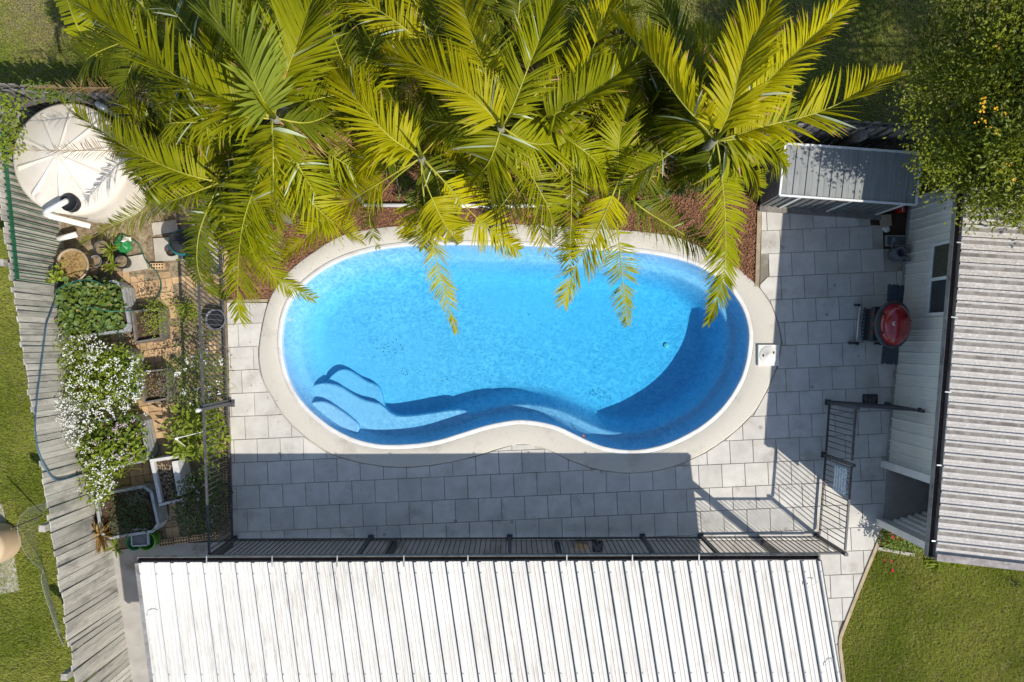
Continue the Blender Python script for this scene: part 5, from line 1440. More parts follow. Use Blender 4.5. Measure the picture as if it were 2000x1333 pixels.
for s_ in (1, -1):
    mb = MB(); q = [(-.12, 0), (-.105, -.015), (.125, -.015), (.14, 0), (.145, .26), (.13, .275), (-.11, .275), (-.125, .26)]
    mb.prism([(x + .0, s_ * (.375 + y)) for x, y in q], .875, .905, ch=.006); t_ = mb.build('side_table', pmat('table_slate', (.035, .05, .062), (.025, .036, .046), 20, .45, .4) if s_ == 1 else t_.data.materials[0], bbq)
    for x in (-.07, .07):
        mb = MB(); mb.box((x, s_ * .645, .906), (.012, .022, .004)); mb.build('table_notch', M['plastic_white'], t_)
    for y in (.08,):
        mb = MB(); mb.lathe((.262, s_ * y, .95), [(.014, -.03), (.014, .02), (0, .022)], 8); mb.build('hinge', M['bbq_red'], bbq)
mb = MB(); mb.prism([(-.12, -.27), (.20, -.27), (.20, .27), (-.12, .27)], .14, .60, ch=.01); mb.build('cabinet', M['black_metal'], bbq)
mb = MB(); mb.tube([(-.15, -.29, .20), (-.19, -.20, .20), (-.205, 0, .20), (-.19, .20, .20), (-.15, .29, .20)], .02, 8); mb.build('front_rail', M['plastic_grey'], bbq, True)
for k in range(8):
    y = -.22 + k * .063; mb = MB(); mb.box((-.165, y, .175), (.065, .045, .012)); mb.build('shelf_slat', M['plastic_grey'], bbq)
mb = MB(); mb.tube([(-.20, -.31, .09), (-.20, .31, .09)], .018, 8); mb.build('axle', M['plastic_white'], bbq, True)
for (x, y, r_, w_) in ((-.25, -.33, .085, .05), (-.23, .33, .05, .04), (.18, -.30, .06, .04), (.18, .30, .06, .04)):
    mb = MB(); mb.tube([(x, y - w_ / 2, r_), (x, y + w_ / 2, r_)], r_, 20); wh = mb.build('wheel', M['plastic_black'], bbq)
    mb = MB(); mb.tube([(x, y - w_ / 2 - .004, r_), (x, y + w_ / 2 + .004, r_)], r_ * .62, 16); mb.build('hub', M['plastic_white'], wh)
for k in range(3):
    y = -.15 + k * .15; mb = MB(); mb.tube([(-.19, y, .70), (-.235, y, .70)], .025, 12); mb.build('knob', M['red'], bbq)
mb = MB(); mb.box((-.03, 0, .67), (.40, .56, .14)); mb.build('control_panel', M['black_metal'], bbq)

# pipe lying along the mulch, leaf on the pool surround
t = thing('white_pipe', P(715, 402), 'long white pipe lying on mulch beneath the palms', 'pipe')
mb = MB(t.location); mb.tube([P(708, 400.5, .06), P(1000, 403, .06)], .037, 12); mb.build('pipe', M['pvc'], t, True)
mb = MB(t.location); mb.tube([P(1000, 403, .06), P(1112, 399, .06)], .034, 12); mb.build('pipe', M['pvc'], t, True)
for x in (1128,):
    mb = MB(t.location); mb.tube([P(1127, 385, .05), P(1128, 425, .05)], .022, 10); mb.build('branch_pipe', M['pvc'], t, True)
p = P(1140, 853, -.06); t = thing('fallen_leaf', Vector((p.x, p.y, -.075)), 'brown curled leaf floating at the near pool edge', 'leaf')
mb = MB(); mb.add([(-.01, -.045, 0), (.02, -.02, .012), (.014, .03, .01), (0, .05, 0), (-.02, .01, .014)], [(0, 1, 2, 3, 4)]); mb.build('blade', M['terracotta'], t)

# ------------------------------------------------------------------ neighbour's side on the left
slab([(-60, 985), (0, 985), (20, 1060), (36, 1155), (-60, 1175)], -0.03, 'grey concrete pad at the left edge', M['concrete'], 'concrete_pad')
p = P(-32, 1073, .5); o = thing('round_tank_lid', Vector((p.x, p.y, 0)), 'beige round tank cut off by the left edge', 'tank')
mb = MB(); mb.lathe((0, 0, 0), [(.32, 0), (.33, .45), (.31, .50), (.2, .53), (0, .54)], 36); mb.build('body', pmat('tan_plastic', (.50, .375, .25), (.44, .33, .21), 4, .6), o, True)
t = thing('steel_stake', P(50, 1020), 'rusty steel stake leaning over the chicken wire', 'stake')
mb = MB(t.location); mb.tube([P(82, 1008, .05), P(22, 1033, 1.1)], .014, 6); mb.build('rod', M['bark'], t)
# chicken wire: a leaning curtain of thin wires
t = thing('chicken_wire', P(60, 1060, 0), 'curled chicken wire netting on the grass beside the timber fence', 'netting')
edge = catmull([(90, 982, 0.9), (55, 995, .75), (35, 1020, .6), (38, 1055, .5), (52, 1085, .4), (75, 1108, .3), (85, 1113, .3), (80, 1130, .3), (88, 1165, .25), (100, 1200, .2), (112, 1235, .15), (125, 1262, .1)], 60, False)
foot = catmull([(93, 990, 0.3), (88, 1000, .1), (75, 1015, .0), (70, 1040, 0), (74, 1070, 0), (82, 1095, 0), (86, 1112, .1), (90, 1130, .02), (99, 1160, 0), (108, 1195, 0), (117, 1235, 0), (126, 1262, 0)], 60, False)
ew = [P(*p) for p in edge]; fw = [P(*p) for p in foot]
mb = MB(t.location)
for i in range(59):
    for j in range(7):
        a, b = j / 7, (j + 1) / 7
        p1 = ew[i].lerp(fw[i], a); p2 = ew[i + 1].lerp(fw[i + 1], b); p3 = ew[i + 1].lerp(fw[i + 1], a); p4 = ew[i].lerp(fw[i], b)
        mb.tube([p1, p2], .0011, 3, caps=False); mb.tube([p3, p4], .0011, 3, caps=False)
mb.build('netting', M['galv'], t)
mb = MB(t.location); mb.tube(ew, .0022, 4); mb.build('edge_wire', M['galv'], t)

# hibiscus by the house corner, ferns on the lawn edge
plant('hibiscus_bush', [(1728, 1042), (1790, 1048), (1800, 1075), (1740, 1072), (1720, 1060)], -0.02, 0.45, 600, (0.03, 0.07), 0.55, 'mid', 'low hibiscus bush with red flowers at the house corner', flowers=3, fkey='red', fz=(.4, .46), fs=.014, fper=4)
for (x, y) in ((1742, 1115), (1741, 1098), (1727, 1094)):
    p = P(x, y, -.02); t = thing('fallen_flower', Vector((p.x, p.y, -.03)), {1115: 'large red hibiscus bloom lying on the lawn', 1098: 'small red petal cluster on the lawn above the large bloom', 1094: 'pinkish red petal on the lawn nearest the timber edging'}[y], 'flower')
    petals('petals', np.array([[0, 0, .03]]), .013 if y != 1115 else .022, LG['red'], t, per=4, spread=.008)
def fern(px, py, label, key, r=.3, n=60):
    p = P(px, py, .1); t = thing('garden_fern', Vector((p.x, p.y, -.05)), label, 'fern')
    C = np.zeros((n, 3)); D = dirs(n, (.1, .8)); V, Fc = leaf_arrays(C + NP.normal(0, .05, (n, 3)), D, NP.uniform(.5, 1, n) * r, .16); np_mesh('fronds', V, Fc, LG[key], t)
fern(1835, 1100, 'yellow green fern clump under the roof edge', 'light', .26); fern(1872, 1100, 'small lime fern beside the yellow green fern', 'light', .16, 40)
fern(1996, 1140, 'dark leaf poking in at the right edge above the lawn', 'dark', .2, 8)
p = P(1765, 1077); mb = MB(P(1714, 1070)); mb.bar(P(1714, 1071, 0), P(1785, 1084, 0), .05, .05); tag(mb.build('concrete_kerb', M['concrete'], loc=P(1714, 1070)), 'thin pale concrete kerb in front of the hibiscus', 'kerb')
p = P(822, 380, .5); plant('hibiscus_bush', [(790, 362), (860, 362), (860, 400), (790, 400)], .0, .45, 260, (.03, .07), .5, 'mid', 'sparse hibiscus with one red bloom beneath the palms', flowers=2, fkey='red', fz=(.47, .5), fs=.028, fpoly=[(819, 377), (826, 377), (826, 384), (819, 384)], fper=8)

# bits of leaf and grit blown over the paving and the pool surround
n = 420
C = np.vstack([blob([(450, 600), (530, 620), (560, 850), (700, 930), (1590, 930), (1590, 1050), (460, 1050)], 200, .016, .018), blob([(1490, 420), (1690, 425), (1740, 800), (1700, 1030), (1540, 1040), (1500, 900)], 160, .004, .006), blob([(560, 560), (660, 478), (900, 450), (1300, 470), (1440, 560), (1380, 540), (1250, 475), (900, 460), (680, 490), (580, 570)], 60, .018, .02)])
V, Fc = leaf_arrays(C, dirs(n, (-.05, .1)), NP.uniform(.012, .05, n) * NP.uniform(.4, 1, n), .28)
tag(np_mesh('windblown_litter', V, Fc, M['litter']), 'tiny brown leaf scraps scattered over paving and pool surround', 'leaf litter', kind='stuff')

# ------------------------------------------------------------------ palms
def frondmat(name, c1, c2, trans, rough, var):
    return leafmat(name, c1, c2, trans, rough + .06, 0.14, var, 2.5, (1.3, 1.1, 0.25))
FM = dict(y=frondmat('frond_yellow', (0.36, 0.35, 0.004), (0.47, 0.435, 0.007), 0.40, 0.36, 0.14),
          g=frondmat('frond_green', (0.225, 0.25, 0.004), (0.315, 0.325, 0.007), 0.38, 0.34, 0.18),
          p=frondmat('frond_pale', (0.22, 0.28, 0.03), (0.29, 0.34, 0.045), 0.36, 0.34, 0.1),
          d=frondmat('frond_dark', (0.085, 0.108, 0.005), (0.135, 0.155, 0.008), 0.30, 0.36, 0.25),  # darkened green: shade of the understorey is put into this colour
          b=frondmat('frond_dead', (0.34, 0.20, 0.08), (0.46, 0.30, 0.14), 0.25, 0.7, 0.2))
FM['under'] = leafmat('frond_underside', (0.36, 0.42, 0.24), (0.44, 0.50, 0.32), 0.2, 0.5, 0.3, 0.1, 3)
M['rachis'] = pmat('rachis', (0.38, 0.35, 0.03), (0.24, 0.25, 0.025), 10, 0.5, 0.35)
M['rachis_dead'] = pmat('rachis_dead', (0.42, 0.28, 0.14), (0.32, 0.21, 0.10), 10, 0.8, 0.2)
def frond_arrays(pts, L, W, n, droop, elev, t0, roll, seed, gap, tipw):
    R = np.random.default_rng(seed)
    C = catmull(pts, 80, False); N = len(C)
    T = unit(np.gradient(C, axis=0))
    up = np.tile([0., 0., 1.], (N, 1)); S = unit(np.cross(T, up)); U = np.cross(S, T)
    cr, sr = math.cos(roll), math.sin(roll)
    S, U = S * cr + U * sr, U * cr - S * sr
    V, Fc, MI = [], [], []
    ph1, ph2, ph3 = R.uniform(0, 6.3, 3); elev = elev * 1.2 + .12
    wind = np.array([R.normal(-.04, .10), R.normal(.24, .10), .04])
    torn = [(R.uniform(.3, .95), R.uniform(.01, .04)) for _ in range(R.integers(0, 4))]
    K = 5
    ks = np.linspace(0, 1, K); wp = np.array([.45, .95, 1.0, .70, .04])
    for side in (1, -1):
        for i in range(n):
            t = t0 + (1 - t0) * (i + R.uniform(-.3, .3)) / n
            t = min(max(t, 0), .999)
            if R.uniform() < gap: continue
            if any(abs(t - tc_) < tw_ for tc_, tw_ in torn) and R.uniform() < .85: continue
            f = t * (N - 1); k = int(f); fr = f - k; k2 = min(k + 1, N - 1)
            c = C[k] * (1 - fr) + C[k2] * fr; Tt, St, Ut = T[k], S[k], U[k]
            tt = max(0.0, (t - t0) / (1 - t0))
            ln = L * (0.55 + 0.45 * math.sin(math.pi * min(1, .15 + tt * .75))) * (1 - .52 * tt ** 3) * R.uniform(.86, 1.08)
            a = math.radians(62 - 42 * tt ** 1.1 + 7 * math.sin(tt * 11 + ph1 + side) + R.normal(0, 4.5)); e = elev + .14 * math.sin(tt * 8 + ph2 + 2 * side) + R.normal(0, .13)
            d = Tt * math.cos(a) + (St * side * math.cos(e) + Ut * math.sin(e)) * math.sin(a)
            d = d + wind * (.6 + .5 * tt)
            d /= np.linalg.norm(d)
            nn = np.cross(d, Tt) * -side; nn /= max(1e-6, np.linalg.norm(nn))
            if nn[2] < 0: nn = -nn
            wd = np.cross(nn, d)
            dr = droop * R.uniform(.5, 1.6) * (1.15 - .3 * tt) * (1 + .4 * math.sin(tt * 6 + ph3))
            w = W * (1 - tipw * tt) * R.uniform(.8, 1.15) * .5
            tw = R.normal(0, .35)
            b = len(V)
            kink = R.uniform() < 0.09; u_ = R.uniform(); m0 = 1 if u_ < .02 else 0; brown = u_ > .92
            for q in range(K):
                s = ks[q]
                p = c + d * ln * s - np.array([0, 0, 1.]) * dr * ln * s * s
                if kink and q >= 3: p = p - np.array([0, 0, 1]) * ln * .25 * (s - .5)
                ca, sa = math.cos(tw * s), math.sin(tw * s)
                x = wd * ca + nn * sa; y = nn * ca - wd * sa
                ww = w * wp[q]
                V += [p - x * ww + y * ww * .35, p, p + x * ww + y * ww * .35]
            for q in range(K - 1):
                o = b + q * 3
                Fc += [(o, o + 1, o + 4, o + 3), (o + 1, o + 2, o + 5, o + 4)]
                MI += [2 if (brown and q == K - 2) else m0] * 2
    return np.array(V), np.array(Fc), C, MI
def frond(palm, pts, L=0.42, W=0.034, n=46, droop=0.28, elev=0.32, col='g', t0=0.07, roll=0.0, gap=0.03, tipw=0.35, r=0.0095):
    loc = np.array(palm.location)
    n = int(n * 1.7); W = W * .95; L = L * 1.12
    V, Fc, C, MI = frond_arrays(pts, L, W, n, droop, elev, t0, roll, rnd.randrange(10 ** 6), gap, tipw)
    o = np_mesh('frond', V - loc, Fc, [FM[col], FM['under'] if col != 'b' else FM['b'], FM['b']], palm, mi=MI)
    C = C - loc
    mb = MB(); m = len(C); idx = list(range(0, m, 4)) + [m - 1]
    mb.tube([Vector(C[i]) for i in idx], [r * (1.25 - 1.05 * i / (m - 1)) for i in idx], 6)
    mb.build('rachis', M['rachis_dead'] if col == 'b' else M['rachis'], o, True)
    return o
def palm_tree(px, py, z, label, r=0.055, lean=(0, 0)):
    top = P(px, py, z); base = Vector((top.x + lean[0], top.y + lean[1], 0))
    o = thing('palm_tree', base, label, 'palm tree', 'palms behind the pool')
    mb = MB(base); pth, rs = [], []
    for k in range(25):
        t = k / 24; p = base.lerp(Vector((top.x, top.y, z - .05)), t); pth.append(p); rs.append(r * (1.25 - .45 * t) * (1.06 if k % 2 else 1.0))
    mb.tube(pth, rs, 10); mb.build('trunk', M['palm_trunk'], o, True)
    # new spear leaf and leaf bases
    mb = MB(base); t = Vector((top.x, top.y, z)); mb.tube([t - Vector((0, 0, .15)), t + Vector((.02, .02, .35)), t + Vector((.04, .05, .75))], [.03, .018, .003], 6); mb.build('spear_leaf', FM['g'], o, True)
    return o
def F3(*p): return [tuple(P(a, b, z)) for a, b, z in p]

# -- tall pale palm on the left
A = palm_tree(532, 228, 5.0, 'tall palm with pale broad fronds left of the pool')
frond(A, F3((532, 228, 5.0), (510, 190, 5.3), (475, 120, 5.5), (392, -5, 5.3)), L=.62, W=.050, n=46, col='p', elev=.55, droop=.12, roll=-.35)
frond(A, F3((536, 225, 5.0), (560, 140, 5.3), (590, 65, 5.3), (628, -35, 5.0)), L=.60, W=.046, n=54, col='g', elev=.2, droop=.16)
frond(A, F3((528, 226, 5.0), (430, 190, 5.2), (330, 140, 5.1), (140, -10, 4.7)), L=.58, W=.044, n=52, col='g', elev=.5, droop=.15, roll=-.5)
frond(A, F3((526, 230, 4.9), (450, 175, 4.9), (420, 120, 4.8), (405, 60, 4.6)), L=.5, W=.042, n=40, col='g', elev=.3, droop=.25)
frond(A, F3((528, 232, 4.9), (450, 225, 4.9), (390, 200, 4.7), (310, 195, 4.3)), L=.52, W=.044, n=36, col='g', elev=.2, droop=.4, gap=.1)
frond(A, F3((532, 236, 4.9), (532, 265, 4.9), (540, 310, 4.6), (565, 360, 4.2)), L=.5, W=.052, n=30, col='g', elev=.1, droop=.6)
frond(A, F3((530, 238, 4.9), (518, 307, 4.5), (474, 440, 3.8), (464, 560, 3.0), (468, 622, 2.6)), L=.60, W=.034, n=66, col='g', elev=.1, droop=.5)
frond(A, F3((534, 232, 4.9), (590, 262, 4.6), (640, 275, 4.3), (700, 288, 4.0)), L=.36, W=.022, n=36, col='b', elev=.3, droop=.3, gap=.12)
frond(A, F3((536, 230, 4.9), (600, 240, 4.7), (660, 215, 4.4), (700, 180, 4.1)), L=.45, W=.036, n=40, col='d', elev=.1, droop=.4)
frond(A, F3((530, 238, 4.8), (490, 330, 4.3), (495, 440, 3.6), (530, 535, 3.0), (612, 585, 2.4)), L=.34, W=.026, n=56, col='g', elev=.0, droop=.4, t0=.3)
frond(A, F3((530, 236, 4.8), (560, 300, 4.4), (600, 370, 3.9), (640, 420, 3.3)), L=.46, W=.034, n=42, col='d', elev=.1, droop=.5)
frond(A, F3((532, 222, 5.0), (525, 170, 5.1), (490, 60, 5.0), (455, -25, 4.8)), L=.5, W=.044, n=44, col='g', elev=.4, droop=.2)
# -- yellow palm near the centre left
B_ = palm_tree(821, 306, 4.4, 'yellow green palm with the long frond hanging over the pool')
frond(B_, F3((821, 306, 4.4), (762, 268, 4.7), (700, 200, 4.8), (650, 130, 4.5)), L=.50, W=.030, n=44, col='y', elev=.3, droop=.22)
frond(B_, F3((819, 306, 4.4), (775, 285, 4.6), (740, 290, 4.5), (700, 330, 4.1)), L=.46, W=.032, n=36, col='y', elev=.2, droop=.4)
frond(B_, F3((820, 310, 4.3), (750, 352, 4.1), (650, 418, 3.6), (548, 512, 2.9)), L=.38, W=.024, n=64, col='y', elev=.15, droop=.38, t0=.2, gap=.06)
frond(B_, F3((822, 310, 4.3), (830, 400, 4.1), (852, 505, 3.6), (872, 580, 3.2), (893, 648, 2.9)), L=.25, W=.018, n=64, col='y', elev=.15, droop=.35, t0=.28, gap=.15)
frond(B_, F3((823, 308, 4.3), (865, 352, 4.2), (930, 425, 3.7), (1012, 490, 3.0)), L=.44, W=.026, n=58, col='y', elev=.05, droop=.55, t0=.2)
frond(B_, F3((820, 310, 4.2), (760, 360, 3.9), (722, 420, 3.3), (737, 486, 2.8)), L=.22, W=.018, n=34, col='d', elev=.1, droop=.4, t0=.4)
frond(B_, F3((822, 304, 4.3), (800, 250, 4.3), (770, 200, 4.1), (740, 140, 3.8)), L=.42, W=.03, n=40, col='d', elev=.2, droop=.3)
frond(B_, F3((824, 306, 4.2), (850, 340, 4.0), (860, 390, 3.6), (850, 440, 3.1)), L=.40, W=.026, n=40, col='d', elev=.0, droop=.6)
# -- bright palm in the centre
C_ = palm_tree(978, 246, 4.8, 'bright central palm with a glossy broad frond pointing up left')
frond(C_, F3((978, 246, 4.8), (940, 205, 5.0), (870, 155, 5.0), (760, 100, 4.7)), L=.50, W=.030, n=62, col='y', elev=.25, droop=.2, t0=.04)
frond(C_, F3((982, 246, 4.8), (1005, 200, 5.0), (1043, 103, 5.1), (1092, -12, 4.8)), L=.50, W=.030, n=64, col='g', elev=.2, droop=.25)
frond(C_, F3((976, 244, 4.7), (945, 140, 4.7), (915, 48, 4.5), (890, -30, 4.2)), L=.50, W=.028, n=54, col='y', elev=.2, droop=.3, t0=.25)
frond(C_, F3((978, 250, 4.7), (968, 285, 4.7), (948, 328, 4.4), (915, 350, 4.1)), L=.58, W=.032, n=40, col='g', elev=.05, droop=.4)
frond(C_, F3((982, 250, 4.7), (1036, 280, 4.6), (1090, 278, 4.4), (1140, 262, 4.1)), L=.45, W=.032, n=44, col='g', elev=.1, droop=.5)
frond(C_, F3((980, 252, 4.6), (985, 290, 4.5), (1010, 340, 4.1), (1046, 424, 3.4), (1072, 500, 2.9)), L=.32, W=.020, n=54, col='y', elev=.15, droop=.4, t0=.35, gap=.3)
frond(C_, F3((974, 246, 4.7), (900, 240, 4.6), (850, 238, 4.4), (800, 222, 4.1)), L=.42, W=.03, n=44, col='d', elev=.1, droop=.4)
frond(C_, F3((976, 250, 4.6), (975, 275, 4.5), (965, 300, 4.4), (955, 335, 4.1)), L=.42, W=.036, n=26, col='y', elev=.1, droop=.6)
# -- palm between the centre and the right
D_ = palm_tree(1072, 262, 4.5, 'palm with a long level frond reaching right of centre')
frond(D_, F3((1066, 232, 4.5), (1100, 215, 4.6), (1150, 185, 4.6), (1250, 115, 4.3)), L=.48, W=.032, n=56, col='g', elev=.35, droop=.25, t0=.02)
frond(D_, F3((1072, 262, 4.4), (1080, 250, 4.5), (1100, 265, 4.4), (1125, 310, 4.0)), L=.42, W=.06, n=18, col='g', elev=.1, droop=.5)
frond(D_, F3((1072, 258, 4.4), (1130, 160, 4.5), (1170, 65, 4.3), (1205, -15, 4.0)), L=.46, W=.034, n=50, col='y', elev=.25, droop=.3, t0=.3)
frond(D_, F3((1072, 262, 4.3), (1112, 300, 4.1), (1116, 405, 3.6), (1111, 535, 2.9)), L=.34, W=.022, n=60, col='g', elev=.1, droop=.5, t0=.1, gap=.25)
frond(D_, F3((1072, 260, 4.3), (1110, 200, 4.3), (1120, 130, 4.1), (1130, 80, 3.8)), L=.44, W=.04, n=34, col='d', elev=.2, droop=.4)
# -- right-hand palm
E_ = palm_tree(1398, 272, 4.8, 'right hand palm spreading fronds towards the storage shed')
frond(E_, F3((1398, 272, 4.8), (1425, 215, 5.0), (1455, 110, 5.1), (1520, -20, 4.8)), L=.52, W=.046, n=54, col='y', elev=.3, droop=.22)
frond(E_, F3((1394, 268, 4.8), (1330, 198, 5.0), (1268, 110, 5.0), (1195, 38, 4.6)), L=.46, W=.046, n=46, col='y', elev=.75, droop=.12, roll=-.9)
frond(E_, F3((1392, 262, 4.6), (1350, 150, 4.6), (1310, 50, 4.4), (1270, -30, 4.1)), L=.46, W=.036, n=52, col='d', elev=.2, droop=.35)
frond(E_, F3((1402, 268, 4.8), (1490, 168, 4.9), (1560, 98, 4.8), (1675, -15, 4.4)), L=.46, W=.042, n=54, col='y', elev=.3, droop=.3)
frond(E_, F3((1404, 274, 4.7), (1500, 245, 4.8), (1610, 215, 4.7), (1758, 143, 4.3)), L=.48, W=.038, n=62, col='y', elev=.35, droop=.25)
frond(E_, F3((1402, 276, 4.7), (1450, 272, 4.7), (1500, 280, 4.4), (1535, 325, 3.9)), L=.50, W=.048, n=34, col='g', elev=.1, droop=.55)
frond(E_, F3((1400, 278, 4.6), (1408, 330, 4.4), (1417, 440, 3.7), (1413, 540, 3.1), (1384, 628, 2.6)), L=.40, W=.032, n=64, col='g', elev=.1, droop=.4, t0=.1, gap=.08)
frond(E_, F3((1394, 274, 4.6), (1370, 250, 4.7), (1345, 240, 4.6), (1330, 290, 4.2)), L=.42, W=.046, n=30, col='g', elev=.1, droop=.5)
frond(E_, F3((1398, 280, 4.5), (1380, 320, 4.3), (1345, 330, 4.0), (1300, 340, 3.6)), L=.40, W=.034, n=40, col='d', elev=.1, droop=.5)
frond(E_, F3((1404, 278, 4.6), (1440, 300, 4.5), (1470, 330, 4.1), (1480, 380, 3.6)), L=.42, W=.04, n=36, col='g', elev=.1, droop=.6)
frond(E_, F3((1400, 270, 4.7), (1440, 190, 4.7), (1500, 150, 4.5), (1545, 130, 4.2)), L=.42, W=.036, n=40, col='g', elev=.2, droop=.4)
# -- lower palm between them, fronds over the pool edge
F_ = palm_tree(1212, 352, 3.9, 'lower palm whose narrow fronds droop into the pool on the right')
frond(F_, F3((1206, 335, 3.9), (1209, 270, 4.1), (1222, 225, 4.1), (1242, 170, 3.9)), L=.42, W=.026, n=50, col='g', elev=.2, droop=.35, t0=.02)
frond(F_, F3((1212, 356, 3.8), (1245, 400, 3.7), (1319, 448, 3.3), (1405, 502, 2.7)), L=.40, W=.020, n=62, col='d', elev=.15, droop=.5, t0=.15)
frond(F_, F3((1208, 352, 3.9), (1195, 385, 3.9), (1168, 445, 3.5), (1123, 525, 3.0), (1100, 595, 2.6)), L=.42, W=.028, n=64, col='y', elev=.15, droop=.4, t0=.1, tipw=.6)
frond(F_, F3((1212, 360, 3.8), (1205, 420, 3.6), (1213, 515, 3.1), (1224, 635, 2.5)), L=.28, W=.018, n=58, col='g', elev=.1, droop=.45, t0=.3, gap=.12)
frond(F_, F3((1216, 350, 3.8), (1325, 312, 3.8), (1260, 335, 3.7), (1123, 382, 3.2)), L=.30, W=.018, n=36, col='b', elev=.1, droop=.5, gap=.45)
frond(F_, F3((1214, 352, 3.8), (1280, 345, 3.7), (1330, 330, 3.5), (1380, 300, 3.2)), L=.38, W=.026, n=44, col='d', elev=.1, droop=.45)
frond(F_, F3((1208, 352, 3.8), (1160, 330, 3.7), (1110, 335, 3.5), (1050, 360, 3.0)), L=.36, W=.024, n=44, col='g', elev=.1, droop=.5, gap=.1)
frond(F_, F3((1208, 356, 3.8), (1150, 380, 3.6), (1090, 400, 3.2), (1030, 440, 2.7)), L=.34, W=.02, n=44, col='y', elev=.1, droop=.5, gap=.25)
# -- palm beside the tank
G_ = palm_tree(428, 356, 3.4, 'shorter palm with fronds reaching over the water tank')
frond(G_, F3((428, 356, 3.4), (352, 337, 3.6), (250, 290, 3.5), (128, 208, 3.1)), L=.46, W=.030, n=62, col='g', elev=.3, droop=.3)
frond(G_, F3((426, 358, 3.4), (349, 388, 3.4), (270, 418, 3.0), (160, 475, 2.3)), L=.36, W=.022, n=54, col='g', elev=.3, droop=.5)
frond(G_, F3((428, 358, 3.3), (388, 460, 3.1), (392, 545, 2.6), (440, 585, 2.1)), L=.36, W=.028, n=60, col='d', elev=.0, droop=.45)
frond(G_, F3((424, 352, 3.3), (340, 290, 3.3), (211, 294, 3.0), (15, 293, 2.5)), L=.26, W=.014, n=50, col='b', elev=.1, droop=.4, gap=.35)
frond(G_, F3((426, 350, 3.3), (380, 250, 3.2), (330, 180, 2.9), (60, 172, 2.4)), L=.26, W=.014, n=56, col='b', elev=.1, droop=.3, gap=.3, t0=.35)
frond(G_, F3((430, 352, 3.3), (390, 290, 3.3), (370, 240, 3.1), (340, 200, 2.8)), L=.42, W=.032, n=44, col='g', elev=.2, droop=.4)
frond(G_, F3((430, 354, 3.3), (480, 330, 3.2), (530, 345, 3.0), (580, 400, 2.6)), L=.42, W=.03, n=44, col='d', elev=.1, droop=.45)
frond(G_, F3((428, 358, 3.3), (440, 420, 3.1), (470, 470, 2.7), (500, 500, 2.3)), L=.40, W=.028, n=44, col='g', elev=.1, droop=.5)
frond(G_, F3((426, 356, 3.2), (360, 350, 3.2), (320, 370, 2.9), (290, 395, 2.5)), L=.4, W=.028, n=40, col='d', elev=.1, droop=.5)
def untidy(palm, px, py, z, k, ln, cols, lo=0.0, hi=6.28):
    for _ in range(k):
        a = rnd.uniform(lo, hi); l = ln * rnd.uniform(.7, 1.15); c = P(px, py, z - rnd.uniform(0, .5)); d = Vector((math.cos(a), math.sin(a), 0)); s_ = Vector((-d.y, d.x, 0)) * rnd.uniform(-.25, .25)
        up = rnd.uniform(-.15, .3)
        pts = [tuple(c), tuple(c + d * l * .35 + Vector((0, 0, up))), tuple(c + d * l * .75 + s_ * l * .6 + Vector((0, 0, up - .2))), tuple(c + d * l * .95 + s_ * l * 1.3 + Vector((0, 0, up - .75 * l)))]
        frond(palm, pts, L=rnd.uniform(.3, .46), W=rnd.uniform(.02, .03), n=rnd.randrange(34, 52), col=rnd.choice(cols), elev=rnd.uniform(0, .35), droop=rnd.uniform(.25, .6), t0=rnd.uniform(.15, .4), gap=rnd.choice((.03, .1, .3)), roll=rnd.uniform(-.5, .5))
untidy(A, 532, 228, 4.7, 8, 1.5, 'ggyd'); untidy(B_, 821, 306, 4.2, 5, 1.3, 'yyg'); untidy(C_, 978, 246, 4.5, 6, 1.4, 'yggy'); untidy(D_, 1072, 262, 4.2, 5, 1.2, 'gyd')
for pl_, x_, y_, z_ in ((A, 532, 228, 4.5), (B_, 821, 306, 4.0), (F_, 1212, 352, 3.6), (G_, 428, 356, 3.2), (D_, 1072, 262, 4.1)):
    untidy(pl_, x_, y_, z_, 2, 1.2, 'b', .4, 2.9)
untidy(E_, 1398, 272, 4.5, 6, 1.3, 'ygg', .3, 3.6); untidy(F_, 1212, 352, 3.7, 6, 1.0, 'gyd', 0, 3.4); untidy(G_, 428, 356, 3.2, 5, 1.1, 'ggdb')
# -- younger palms filling the understorey
def young(px, py, z, label, nf, ln, cols, a0=0.0, L=.42, skip=None):
    o = palm_tree(px, py, z, label, .04)
    for k in range(nf):
        a = a0 + 2 * math.pi * k / nf + rnd.uniform(-.25, .25); l = ln * rnd.uniform(.8, 1.15)
        if skip and skip(a): continue
        c = P(px, py, z); d = Vector((math.cos(a), math.sin(a), 0)); up = rnd.uniform(.1, .35)
        pts = [tuple(c), tuple(c + d * l * .3 + Vector((0, 0, up))), tuple(c + d * l * .7 + Vector((0, 0, up * .9 - .05))), tuple(c + d * l + Vector((0, 0, up * .2 - .45 * l / 1.3)))]
        frond(o, pts, L=L * rnd.uniform(.85, 1.1), W=.030, n=40, col=rnd.choice(cols), elev=rnd.uniform(.0, .3), droop=rnd.uniform(.3, .5), t0=.08)
    return o
south = lambda a: math.sin(a) < -0.55
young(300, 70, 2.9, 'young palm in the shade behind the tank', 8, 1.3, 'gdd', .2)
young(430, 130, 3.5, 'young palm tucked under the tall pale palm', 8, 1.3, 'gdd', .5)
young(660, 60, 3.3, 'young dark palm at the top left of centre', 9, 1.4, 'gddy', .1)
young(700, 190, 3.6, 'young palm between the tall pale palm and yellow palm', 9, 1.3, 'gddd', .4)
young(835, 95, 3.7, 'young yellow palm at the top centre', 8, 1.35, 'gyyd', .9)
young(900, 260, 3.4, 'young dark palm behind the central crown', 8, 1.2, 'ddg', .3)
young(1010, 80, 3.3, 'young shaded palm behind the bright central palm', 8, 1.2, 'ddg', .6)
